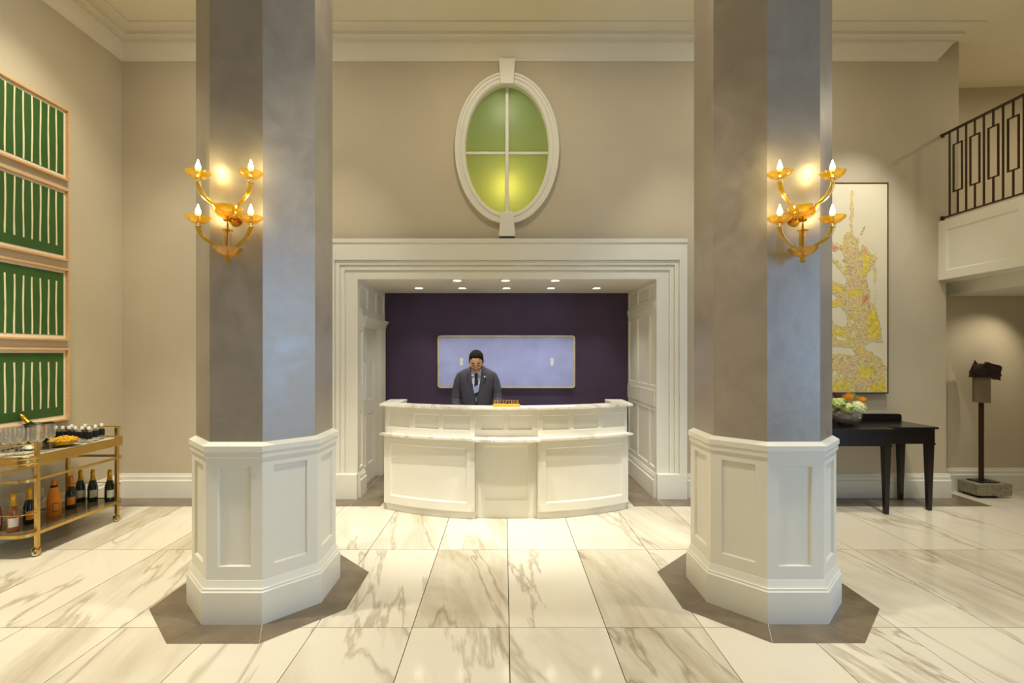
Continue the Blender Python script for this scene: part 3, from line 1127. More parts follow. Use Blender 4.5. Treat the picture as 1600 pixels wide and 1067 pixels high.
GL = {
    'R': [rc(0.08, 0.26, 0, 1), rc(0, 0.34, 0, 0.08), rc(0, 0.3, 0.92, 1), ring_poly(0.3, 0.74, 0.36, 0.26, -90, 90, 0.17, 0.08), [(0.34, 0.5), (0.52, 0.48), (0.8, 0.0), (0.58, 0.0)]],
    'E': [rc(0.08, 0.26, 0, 1), rc(0, 0.68, 0, 0.09), rc(0, 0.66, 0.91, 1), rc(0.2, 0.52, 0.47, 0.56), rc(0.58, 0.68, 0.05, 0.24), rc(0.56, 0.66, 0.76, 0.95), rc(0.46, 0.54, 0.4, 0.63)],
    'C': [ring_poly(0.42, 0.5, 0.42, 0.52, 45, 315, 0.18, 0.09, 22), rc(0.66, 0.75, 0.72, 0.95)],
    'P': [rc(0.08, 0.26, 0, 1), rc(0, 0.36, 0, 0.08), rc(0, 0.3, 0.92, 1), ring_poly(0.3, 0.72, 0.38, 0.28, -90, 90, 0.17, 0.08)],
    'T': [rc(0.29, 0.47, 0, 1), rc(0.18, 0.58, 0, 0.08), rc(0, 0.76, 0.9, 1), rc(0, 0.09, 0.74, 0.95), rc(0.67, 0.76, 0.74, 0.95)],
    'I': [rc(0.12, 0.30, 0, 1), rc(0.02, 0.40, 0, 0.08), rc(0.02, 0.40, 0.92, 1)],
    'O': [ring_poly(0.44, 0.5, 0.44, 0.52, 0, 360, 0.18, 0.08, 30)],
    'N': [rc(0.08, 0.18, 0, 1), rc(0.66, 0.76, 0, 1), [(0.08, 1.0), (0.26, 1.0), (0.76, 0.0), (0.6, 0.0)], rc(0, 0.28, 0, 0.08), rc(0.54, 0.86, 0.92, 1)],
}
ADV = {'R': 0.84, 'E': 0.76, 'C': 0.84, 'P': 0.76, 'T': 0.84, 'I': 0.48, 'O': 0.96, 'N': 0.88}
tw = sum(ADV[c] for c in 'RECEPTION')
sxc = 0.264 / tw
px_ = -0.131
for c in 'RECEPTION':
    mm = MB()
    for pl in GL[c]:
        if c == 'O':
            n_ = len(pl) // 2
            for i in range(n_ - 1):
                q = [pl[i], pl[i + 1], pl[2 * n_ - 2 - i], pl[2 * n_ - 1 - i]]
                mm.prism([(px_ + a * sxc * 0.84, 0.031 + b * 0.041) for a, b in q], -0.004, 0.004, 'y')
        else:
            mm.prism([(px_ + a * sxc * 0.84, 0.031 + b * 0.041) for a, b in pl], -0.004, 0.004, 'y')
    mm.build('letter', M_SIGN, sign)
    px_ += ADV[c] * sxc

# ------------------------------------------------------------------ blue panel artwork on the aubergine wall
art = thing('blue_painting', 'wide pale blue painting with rounded gold frame on the aubergine wall', 'painting', (0.03, NY1, 1.608))


def rrect(hw, hh, r, n_=6):
    out = []
    for (sx_, sz_, a0) in ((1, 1, 0), (-1, 1, 90), (-1, -1, 180), (1, -1, 270)):
        for i in range(n_ + 1):
            t = math.radians(a0 + 90 * i / n_)
            out.append((sx_ * (hw - r) + r * math.cos(t), sz_ * (hh - r) + r * math.sin(t)))
    return out


M_BLUE = mat('pale_blue_paint', '#aeb6e8', 0.6, var=(3.0, 0.10), bump=(40, 0.05))
M_FRAMEG = mat('pale_gold_frame', '#d9cba6', 0.4, 0.2, var=(12, 0.12))
MB().prism(rrect(0.985, 0.365, 0.03), -0.035, -0.001, 'y').build('canvas', M_BLUE, art)
ou, inn = rrect(1.003, 0.384, 0.045), rrect(0.980, 0.361, 0.028)
mm = MB()
n = len(ou)
vs = [(x, -0.045, z) for x, z in ou] + [(x, -0.045, z) for x, z in inn] + [(x, -0.001, z) for x, z in ou] + [(x, -0.036, z) for x, z in inn]
fs = []
for i in range(n):
    j = (i + 1) % n
    fs += [(i, j, n + j, n + i), (i, 2 * n + i, 2 * n + j, j), (n + i, n + j, 3 * n + j, 3 * n + i)]
mm.add(vs, fs).build('frame', M_FRAMEG, art)
M_TAB = mat('white_tab', '#eef0ea', 0.5, var=(5, 0.02))
for x in (-0.655, 0.665):
    MB().box(x - 0.022, x + 0.022, -0.040, -0.034, -0.055, 0.055).build('white_tab', M_TAB, art, bevel=0.002)

# ------------------------------------------------------------------ green striped prints on the left wall
M_GREEN = mat('green_ink', '#355a24', 0.5, var=(3, 0.12))
M_STRIPE = mat('stripe_paper', '#e9dfb6', 0.6, var=(6, 0.03))
M_PAPER = mat('mat_board', '#e8dcc0', 0.7, var=(6, 0.02))
M_MAPLE = mat('maple_frame', '#d9ae7b', 0.45, var=(14, 0.10, (1, 1, 6)))
FY0, FY1 = 3.90, 5.06
for k, zt_ in enumerate((4.268, 3.432, 2.606, 1.780)):
    hgt = 0.748
    lab = ('top framed green print with full-height cream stripes on left wall',
           'second framed green print from the top with stripes hanging from its top edge',
           'third framed green print from the top with stripes rising from its bottom edge',
           'lowest framed green print with short floating stripes above the bar cart')[k]
    p = thing('striped_print', lab, 'framed print', (XL, FY0, zt_ - hgt), group='green striped prints on the left wall')
    Lf = FY1 - FY0
    fw = 0.022
    dp = 0.045
    for (y0, y1, z0, z1) in ((0, Lf, hgt - fw, hgt), (0, Lf, 0, fw), (0, fw, fw, hgt - fw), (Lf - fw, Lf, fw, hgt - fw)):
        MB().box(0, dp, y0, y1, z0, z1).build('frame_rail', M_MAPLE, p, bevel=0.003)
    MB().box(0, 0.015, fw, Lf - fw, fw, hgt - fw).build('mat_board', M_PAPER, p)
    gz0, gz1 = 0.056, hgt - 0.05
    gy0, gy1 = 0.05, 5.012 - FY0
    MB().box(0.015, 0.018, gy0, gy1, gz0, gz1).build('green_print', M_GREEN, p)
    z0 = gz0 + (0.09 if k in (1, 3) else 0)
    z1 = gz1 - (0.09 if k in (2, 3) else 0)
    for i in range(12):
        yc = 4.931 - FY0 - i * 0.0845
        if yc < 0.08:
            break
        mm = MB()
        pts = 9
        L1, R1 = [], []
        for q in range(pts):
            z = z0 + (z1 - z0) * q / (pts - 1)
            ww = 0.008 + random.uniform(-0.001, 0.0012)
            off = 0.003 * math.sin(i * 1.7 + k + q * 0.6)
            L1.append((yc + off - ww, z))
            R1.append((yc + off + ww, z))
        mm.prism(L1 + R1[::-1], 0.018, 0.0192, 'x')
        mm.build('cream_stripe', M_STRIPE, p)

# ------------------------------------------------------------------ yellow abstract painting
M_CANVAS = mat('painting_cream', '#e6dcbc', 0.6, var=(1.2, 0.04), bump=(80, 0.04))
M_DARKEDGE = mat('dark_tray_frame', '#4d3c22', 0.4, var=(12, 0.1))
PAX0, PAX1, PAZ0, PAZ1 = 3.12, 4.565, 1.25, 3.757
pt = thing('abstract_painting', 'tall cream canvas with a yellow ochre tree-like abstract shape', 'painting', (PAX1, YB, PAZ0))
Wp, Hp = PAX1 - PAX0, PAZ1 - PAZ0
MB().box(-Wp + 0.012, -0.012, -0.05, -0.005, 0.012, Hp - 0.012).build('canvas', M_CANVAS, pt)
for (x0, x1, z0, z1) in ((-Wp, 0, Hp - 0.009, Hp), (-Wp, 0, 0, 0.009), (-Wp, -Wp + 0.009, 0.009, Hp - 0.009), (-0.009, 0, 0.009, Hp - 0.009)):
    MB().box(x0, x1, -0.056, 0, z0, z1).build('frame_strip', M_DARKEDGE, pt)
m_och = bpy.data.materials.new('yellow_ochre_paint')
m_och.use_nodes = True
nt = m_och.node_tree
b_ = nt.nodes['Principled BSDF']
b_.inputs['Roughness'].default_value = 0.5
tc = nt.nodes.new('ShaderNodeTexCoord')
nz = nt.nodes.new('ShaderNodeTexNoise')
nz.inputs['Scale'].default_value = 6
nz.inputs['Detail'].default_value = 6
nt.links.new(tc.outputs['Object'], nz.inputs['Vector'])
rp = nt.nodes.new('ShaderNodeValToRGB')
e = rp.color_ramp.elements
e[0].position = 0.28
e[0].color = srgb('#efe6cc')
e[1].position = 0.72
e[1].color = srgb('#d6ab44')
for pos, c in ((0.37, '#eadfae'), (0.43, '#ecd468'), (0.49, '#dccb98'), (0.55, '#eac79a'), (0.60, '#e6cf72'), (0.66, '#e6dab8')):
    x = e.new(pos)
    x.color = srgb(c)
nt.links.new(nz.outputs['Fac'], rp.inputs[0])
vw = nt.nodes.new('ShaderNodeTexVoronoi')
vw.feature = 'DISTANCE_TO_EDGE'
vw.inputs['Scale'].default_value = 22
nw2 = nt.nodes.new('ShaderNodeTexNoise')
nw2.inputs['Scale'].default_value = 9
nw2.inputs['Detail'].default_value = 4
nt.links.new(tc.outputs['Object'], nw2.inputs['Vector'])
vm = nt.nodes.new('ShaderNodeVectorMath')
vm.operation = 'MULTIPLY_ADD'
vm.inputs[1].default_value = (0.22, 0.22, 0.22)
nt.links.new(nw2.outputs['Color'], vm.inputs[0])
nt.links.new(tc.outputs['Object'], vm.inputs[2])
nt.links.new(vm.outputs[0], vw.inputs['Vector'])
rl = nt.nodes.new('ShaderNodeValToRGB')
rl.color_ramp.elements[0].position = 0.0
rl.color_ramp.elements[0].color = (0.6, 0.6, 0.6, 1)
rl.color_ramp.elements[1].position = 0.09
rl.color_ramp.elements[1].color = (0, 0, 0, 1)
nt.links.new(vw.outputs['Distance'], rl.inputs[0])
mxx = nt.nodes.new('ShaderNodeMix')
mxx.data_type = 'RGBA'
mxx.inputs[7].default_value = srgb('#6d5420')
nt.links.new(rl.outputs[0], mxx.inputs[0])
nt.links.new(rp.outputs[0], mxx.inputs[6])
nt.links.new(mxx.outputs[2], b_.inputs['Base Color'])

ZP = [(155, 50), (165, 60), (160, 110), (166, 150), (158, 210), (160, 240), (165, 272), (190, 280), (186, 310), (196, 345), (205, 310), (222, 320), (236, 342), (250, 362), (266, 348), (279, 378), (265, 402), (274, 450), (268, 500), (262, 445), (253, 412), (238, 440), (226, 465), (234, 500), (245, 530), (240, 570), (254, 604), (264, 580), (275, 630), (290, 680), (300, 750), (306, 780), (250, 773), (216, 790), (226, 815), (260, 832), (300, 862), (321, 890), (321, 1016), (-140, 1016), (-140, 960), (-60, 930), (-20, 945), (35, 958), (70, 930), (20, 890), (-60, 850), (-40, 835), (40, 842), (100, 830), (150, 842), (188, 838), (150, 802), (90, 796), (40, 790), (-90, 780), (-120, 720), (-30, 715), (60, 730), (20, 690), (50, 648), (72, 690), (120, 702), (134, 680), (130, 642), (100, 602), (60, 612), (20, 625), (40, 590), (92, 560), (30, 540), (-80, 500), (-150, 430), (-40, 440), (35, 458), (80, 490), (126, 502), (130, 470), (100, 430), (60, 392), (-10, 370), (-60, 330), (-30, 332), (40, 365), (90, 385), (121, 420), (126, 380), (110, 342), (60, 312), (20, 322), (50, 294), (110, 312), (119, 272), (130, 250), (146, 252), (145, 215), (150, 150), (150, 110)]


def zp(q):
    return (((q[0] / 3.05 + 1280) - 788) / 755.5 * 5.745 - PAX1, 1.72 - ((q[1] / 3.05 + 280) - 553) / 755.5 * 5.745 - PAZ0)


rnd = random.Random(3)


def jag(poly, amp=0.012, step=0.03):
    out = []
    for i in range(len(poly)):
        a, b = Vector(poly[i]), Vector(poly[(i + 1) % len(poly)])
        n_ = max(1, int((b - a).length / step))
        for k in range(n_):
            q = a.lerp(b, k / n_)
            out.append((min(-0.014, max(-Wp + 0.014, q.x + rnd.uniform(-amp, amp) * (k > 0))), min(Hp - 0.014, max(0.014, q.y + rnd.uniform(-amp, amp) * (k > 0)))))
    return out


MB().prism(jag([zp(q) for q in ZP]), -0.0525, -0.049, 'y').build('ochre_paint', m_och, pt)
for pl in ([(196, 262), (206, 235), (221, 218), (216, 240), (205, 264)], [(262, 575), (268, 560), (272, 520), (270, 575)]):
    MB().prism([zp(q) for q in pl], -0.0525, -0.049, 'y').build('ochre_paint', m_och, pt)
M_REDP = mat('coral_paint', '#dca07c', 0.5, var=(30, 0.35))
for pl in ([(50, 300), (95, 325), (80, 345), (40, 325)], [(214, 322), (232, 340), (222, 362), (212, 350)], [(205, 560), (238, 545), (232, 590), (204, 585)], [(45, 655), (60, 660), (66, 690), (45, 685)], [(205, 235), (221, 218), (214, 242)], [(110, 385), (122, 375), (125, 400)]):
    MB().prism(jag([zp(q) for q in pl], 0.006, 0.02), -0.0535, -0.049, 'y').build('coral_dab', M_REDP, pt)
M_YEL = mat('yellow_paint', '#e4cb52', 0.5, var=(18, 0.28))
for pl in ([(210, 350), (236, 365), (240, 410), (222, 460), (208, 420)], [(235, 640), (270, 620), (284, 680), (292, 755), (240, 760), (228, 700)], [(130, 540), (190, 520), (200, 550), (150, 560)], [(60, 500), (120, 520), (110, 540), (50, 525)], [(190, 900), (260, 890), (250, 940), (200, 950)], [(250, 975), (318, 960), (318, 1012), (240, 1012)], [(60, 720), (130, 712), (128, 740), (50, 745)], [(40, 975), (140, 960), (150, 1000), (50, 1010)], [(45, 585), (100, 575), (110, 600), (60, 608)]):
    MB().prism(jag([zp(q) for q in pl], 0.010, 0.02), -0.0530, -0.049, 'y').build('yellow_dab', M_YEL, pt)

# ------------------------------------------------------------------ dark console table
TBX, TBZ = 3.66, 0.922
ct = thing('console_table', 'dark wood breakfront console table with tapered legs under the painting', 'table', (TBX, YB - 0.02, 0))
hw_, hc = 1.078, 0.502
yf_s, yf_c, yb_ = 5.27 - 5.78, 5.14 - 5.78, 0.0
poly = [(-hw_, yb_), (-hw_, yf_s), (-hc, yf_s), (-hc, yf_c), (hc, yf_c), (hc, yf_s), (hw_, yf_s), (hw_, yb_)]
MB().prism(poly, TBZ - 0.022, TBZ).build('table_top', M_BLACKW, ct, bevel=0.003)
ins = 0.025
az0, az1 = 0.735, TBZ - 0.022
MB().box(-hc + ins, hc - ins, yf_c + ins, yf_c + ins + 0.02, az0, az1).build('centre_apron', M_BLACKW, ct)
for s_ in (-1, 1):
    a, b = sorted((s_ * (hc - ins), s_ * (hw_ - ins)))
    MB().box(a, b, yf_s + ins, yf_s + ins + 0.02, az0, az1).build('side_apron', M_BLACKW, ct)
    a, b = sorted((s_ * (hw_ - ins), s_ * (hw_ - ins - 0.02)))
    MB().box(a, b, yf_s + ins, -0.03, az0, az1).build('end_apron', M_BLACKW, ct)
    a, b = sorted((s_ * (hc - ins), s_ * (hc - ins - 0.02)))
    MB().box(a, b, yf_c + ins, yf_s + ins, az0, az1).build('return_apron', M_BLACKW, ct)
MB().box(-hw_ + ins, hw_ - ins, -0.05, -0.03, az0, az1).build('back_apron', M_BLACKW, ct)
leg = MB()
h0, h1 = 0.034, 0.019
leg.hexa([(-h1, -h1, 0), (h1, -h1, 0), (h1, h1, 0), (-h1, h1, 0)], [(-h0, -h0, az0), (h0, -h0, az0), (h0, h0, az0), (-h0, h0, az0)])
leg.box(-0.036, 0.036, -0.036, 0.036, az0, az1)
leg.box(-0.042, 0.042, -0.042, 0.042, az0 - 0.008, az0 + 0.008)
leg_me = leg.mesh('table_leg')
leg_me.materials.append(M_BLACKW)
for (x, y) in [(-hw_ + 0.06, yf_s + 0.06), (hw_ - 0.06, yf_s + 0.06), (-hc + 0.06, yf_c + 0.06), (hc - 0.06, yf_c + 0.06), (-hw_ + 0.06, -0.07), (hw_ - 0.06, -0.07)]:
    o = bpy.data.objects.new('leg', leg_me)
    COL.objects.link(o)
    o.parent = ct
    o.location = (x, y, 0)
gp = []
for (x, z) in [(-hw_ + 0.0, TBZ), (hw_ - 0.005, TBZ)]:
    gp.append((x, z))
gp += [(hw_ - 0.005, TBZ + 0.06), (hw_ - 0.01, TBZ + 0.075), (hw_ - 0.03, TBZ + 0.085), (hc + 0.02, TBZ + 0.088), (hc - 0.02, TBZ + 0.097), (hc - 0.1, TBZ + 0.122), (hc - 0.2, TBZ + 0.13)]
gp += [(-x, z) for x, z in gp[2:]][::-1]
MB().prism(gp, -0.022, 0.0, 'y').build('gallery_board', M_BLACKW, ct, bevel=0.003)

# ------------------------------------------------------------------ flower bowl
vx, vy = 3.84, 5.43
vase = thing('glass_bowl', 'round bubbled glass bowl holding flowers on the dark console table', 'bowl', (vx, vy, TBZ))
prof = []
for i in range(15):
    t = -1.15 + i / 14 * 2.0
    prof.append((0.148 * math.cos(t) if i else 0.07, 0.108 + 0.112 * math.sin(t)))
prof[0] = (0.075, 0.0)
outer = [(0.0, 0.0)] + prof
inner = [(max(0.0, r - 0.008), z + (0.006 if z < 0.05 else 0)) for r, z in reversed(prof)] + [(0.0, 0.008)]
vm_ = MB()
vm_.lathe(outer + inner, 40)
vase_glass = vm_.build('bowl_wall', thin_glass('bubbled_glass', '#e2ddd0', 0.05, (26, 0.8), 1.0, milky=('#ffffff', 0.16)), vase, smooth='all')
MB().lathe([(0.0, 0.02), (0.06, 0.022), (0.10, 0.06), (0.112, 0.10), (0.115, 0.135), (0.0, 0.138)], 32).build('packed_stems', mat('stems', '#a59b6c', 0.6, var=(40, 0.6)), vase, smooth=True)


def petal_ball(c, r, mat_, name, lab, n_=60, pr=0.020, seed=0, flat=0.85):
    rr = random.Random(seed)
    mm = MB()
    for i in range(n_):
        z = 1 - 1.75 * (i + 0.5) / n_
        a = i * 2.39996
        q = math.sqrt(max(0, 1 - z * z))
        d = Vector((q * math.cos(a), q * math.sin(a), z))
        o_ = Vector((d.x, d.y, d.z * flat)) * r * rr.uniform(0.92, 1.04)
        rot = d.to_track_quat('Z', 'Y').to_matrix().to_4x4() @ Matrix.Rotation(rr.uniform(0, 6), 4, 'Z')
        for k in range(4):
            t = k * PI / 2
            p = [Vector((0, 0, 0)), Vector((math.cos(t - 0.6) * pr * 0.8, math.sin(t - 0.6) * pr * 0.8, 0.004)), Vector((math.cos(t) * pr, math.sin(t) * pr, 0.002)), Vector((math.cos(t + 0.6) * pr * 0.8, math.sin(t + 0.6) * pr * 0.8, 0.004))]
            mm.add([Vector(c) + o_ + (rot @ v) for v in p], [(0, 1, 2, 3)])
    mm.ball(c, r * 0.93, r * 0.93, r * 0.93 * flat, 14, 8)
    o = mm.build(name, mat_, None, weld=False)
    return o


M_HYD = mat('hydrangea_petals', '#dfe3b0', 0.6, var=(25, 0.22))
M_HYG = mat('hydrangea_green', '#c3d284', 0.6, var=(25, 0.28))
hyd = [((0.065, -0.075, 0.205), 0.082, M_HYD, 'cream hydrangea head at the front right of the glass bowl'),
       ((-0.045, -0.085, 0.198), 0.070, M_HYG, 'pale green hydrangea head at the front of the glass bowl'),
       ((-0.112, -0.02, 0.242), 0.072, M_HYG, 'pale green hydrangea head at the left of the glass bowl'),
       ((0.135, -0.005, 0.21), 0.062, M_HYD, 'cream hydrangea head at the right edge of the glass bowl'),
       ((-0.02, 0.06, 0.225), 0.085, M_HYD, 'cream hydrangea head at the rear of the glass bowl')]
for i, (c, r, mm_, lab) in enumerate(hyd):
    o = petal_ball((vx + c[0], vy + c[1], TBZ + c[2]), r, mm_, 'hydrangea', lab, seed=i)
    tag(o, lab, 'flower', 'flowers in the glass bowl')
M_ORANGE = mat('orange_petals', '#f29a14', 0.55, var=(20, 0.2))
M_BURG = mat('burgundy_petals', '#6b1f2b', 0.6, var=(20, 0.3))


def rose(c, r, m_, name, lab):
    mm = MB()
    for ring in range(4):
        n_ = 5
        rr_ = r * (1 - ring * 0.23)
        for k in range(n_):
            a0 = 2 * PI * k / n_ + ring * 0.7
            vs = []
            fs = []
            for i in range(5):
                a = a0 - 0.75 + 1.5 * i / 4
                for j in range(4):
                    t = j / 3
                    rad = rr_ * (0.45 + 0.55 * math.sin(t * PI * 0.62))
                    lift = -0.5 * r + t * r * (1.0 + ring * 0.12) - 0.08 * r * abs(i - 2)
                    vs.append((c[0] + rad * math.cos(a), c[1] + rad * math.sin(a), c[2] + lift))
            for i in range(4):
                for j in range(3):
                    fs.append((i * 4 + j, (i + 1) * 4 + j, (i + 1) * 4 + j + 1, i * 4 + j + 1))
            mm.add(vs, fs)
    mm.ball((c[0], c[1], c[2] - 0.1 * r), r * 0.6, r * 0.6, r * 0.5, 12, 8)
    o = mm.build(name, m_, None, smooth=True, weld=False)
    o.rotation_euler = (0, 0, 0)
    return tag(o, lab, 'flower', 'flowers in the glass bowl')


rose((vx - 0.012, vy - 0.055, TBZ + 0.318), 0.056, M_ORANGE, 'rose', 'large orange rose at the centre of the flower bowl')
rose((vx + 0.120, vy - 0.075, TBZ + 0.288), 0.048, M_ORANGE, 'rose', 'smaller orange rose at the right of the flower bowl')
rose((vx + 0.045, vy + 0.02, TBZ + 0.335), 0.036, mat('deep_orange_petals', '#dd7a1a', 0.55, var=(20, 0.2)), 'rose', 'deep orange rose half hidden behind the large orange rose')
rose((vx - 0.085, vy + 0.025, TBZ + 0.325), 0.040, M_BURG, 'rose', 'burgundy rose at the back left of the flower bowl')
M_LEAF = mat('leaf_green', '#3e7a2a', 0.45, var=(30, 0.35))
for i, (p, a, lab) in enumerate([((-0.09, -0.10, 0.21), -2.2, 'green leaf at the lower left of the flower bowl'), ((-0.04, -0.135, 0.19), -1.7, 'green leaf at the front of the flower bowl'), ((0.085, 0.02, 0.32), 0.9, 'green leaf standing up between the orange roses'), ((0.13, 0.03, 0.29), 0.4, 'green leaf at the right rear of the flower bowl')]):
    mm = MB()
    vs = []
    fs = []
    for j in range(6):
        t = j / 5
        wd = 0.024 * math.sin(PI * min(0.98, t * 0.92 + 0.06))
        for sd in (-1, 0, 1):
            vs.append((0.075 * t, sd * wd, 0.02 * math.sin(t * 2.5) + 0.006 * abs(sd)))
    for j in range(5):
        for s_ in range(2):
            fs.append((j * 3 + s_, (j + 1) * 3 + s_, (j + 1) * 3 + s_ + 1, j * 3 + s_ + 1))
    mm.add(vs, fs)
    o = mm.build('leaf', M_LEAF, None, smooth=True, loc=(vx + p[0], vy + p[1], TBZ + p[2]))
    o.rotation_euler = (0.3, -0.2, a)
    tag(o, lab, 'leaf', 'leaves in the glass bowl')

# ------------------------------------------------------------------ sculpture on stand
M_BRONZE = mat('dark_bronze', '#33231a', 0.5, 0.5, var=(14, 0.4), bump=(30, 0.4))
M_POST = mat('brown_block', '#7a6a52', 0.6, var=(10, 0.06))
M_PLATE = mat('black_plate', '#1b1815', 0.45, var=(10, 0.1))
sp = thing('bronze_sculpture', 'bronze head fragment on a block and pole over a granite base', 'sculpture', (5.845, 5.88, 0))
MB().box(-0.16, 0.03, -0.115, 0.11, 0, 0.032).build('foot_plinth', M_PLATE, sp)
st = MB()
st.hexa([(-0.21, -0.13, 0.032), (0.195, -0.13, 0.032), (0.2, 0.13, 0.032), (-0.205, 0.13, 0.032)], [(-0.215, -0.135, 0.168), (0.2, -0.13, 0.172), (0.2, 0.13, 0.17), (-0.21, 0.135, 0.165)])
st.build('granite_base', M_GRANITE, sp, bevel=0.006)
MB().box(-0.13, 0.10, -0.08, 0.10, 0.169, 0.181).build('base_plate', M_PLATE, sp, bevel=0.001)
MB().box(-0.058, -0.022, -0.012, 0.024, 0.181, 1.14).build('pole', M_IRON, sp, bevel=0.002)
SR = Matrix.Translation((-0.04, 0, 0)) @ Matrix.Rotation(math.radians(-36), 4, 'Z')
MB().box(-0.074, 0.072, -0.055, 0.07, 1.13, 1.46).xform(SR).build('block', M_POST, sp, bevel=0.004)
# head: left dome shell and folded right lobe with ragged lower edge
hd = MB()
NS, NT = 18, 10
vs = []
fs = []
for i in range(NS + 1):
    u = i / NS
    x = -0.135 + 0.21 * u
    topz = 1.44 + 0.165 * math.sqrt(min(1.0, u * 3.2 + 0.12)) + (0.02 if 3 <= i <= 4 else 0)
    for j in range(NT + 1):
        a = PI * j / NT
        yy = -0.085 * math.cos(a)
        zz = 1.435 + (topz - 1.435) * math.sin(a) ** 0.6 if 0 < j < NT else 1.435 + 0.008 * math.sin(i * 2.3)
        vs.append((x + 0.012 * math.sin(a * 3 + i), yy, zz))
for i in range(NS):
    for j in range(NT):
        fs.append((i * (NT + 1) + j, (i + 1) * (NT + 1) + j, (i + 1) * (NT + 1) + j + 1, i * (NT + 1) + j + 1))
fs.append(tuple(range(NT + 1)))
fs.append(tuple(NS * (NT + 1) + j for j in range(NT, -1, -1)))
hd.add(vs, fs)
lobe = [(0.03, 1.60), (0.05, 1.625), (0.12, 1.60), (0.185, 1.585), (0.21, 1.565), (0.205, 1.53), (0.195, 1.50), (0.205, 1.465), (0.19, 1.44), (0.195, 1.405), (0.165, 1.415), (0.13, 1.412), (0.10, 1.43), (0.07, 1.47), (0.04, 1.53)]
hd.prism(lobe, -0.075, 0.07, 'y')
hd.prism([(-0.10, 1.56), (-0.078, 1.645), (-0.045, 1.59)], -0.03, 0.03, 'y')
hd.xform(SR @ Matrix.Diagonal((0.78, 1, 1, 1)))
o = hd.build('bronze_head', M_BRONZE, sp, smooth=50, bevel=0.006)
MB().prism([(0.02, 1.605), (0.075, 1.612), (0.065, 1.56), (0.10, 1.50), (0.085, 1.495), (0.05, 1.55)], -0.082, -0.07, 'y').xform(SR @ Matrix.Diagonal((0.78, 1, 1, 1))).build('folded_edge', M_BRONZE, sp, bevel=0.003)

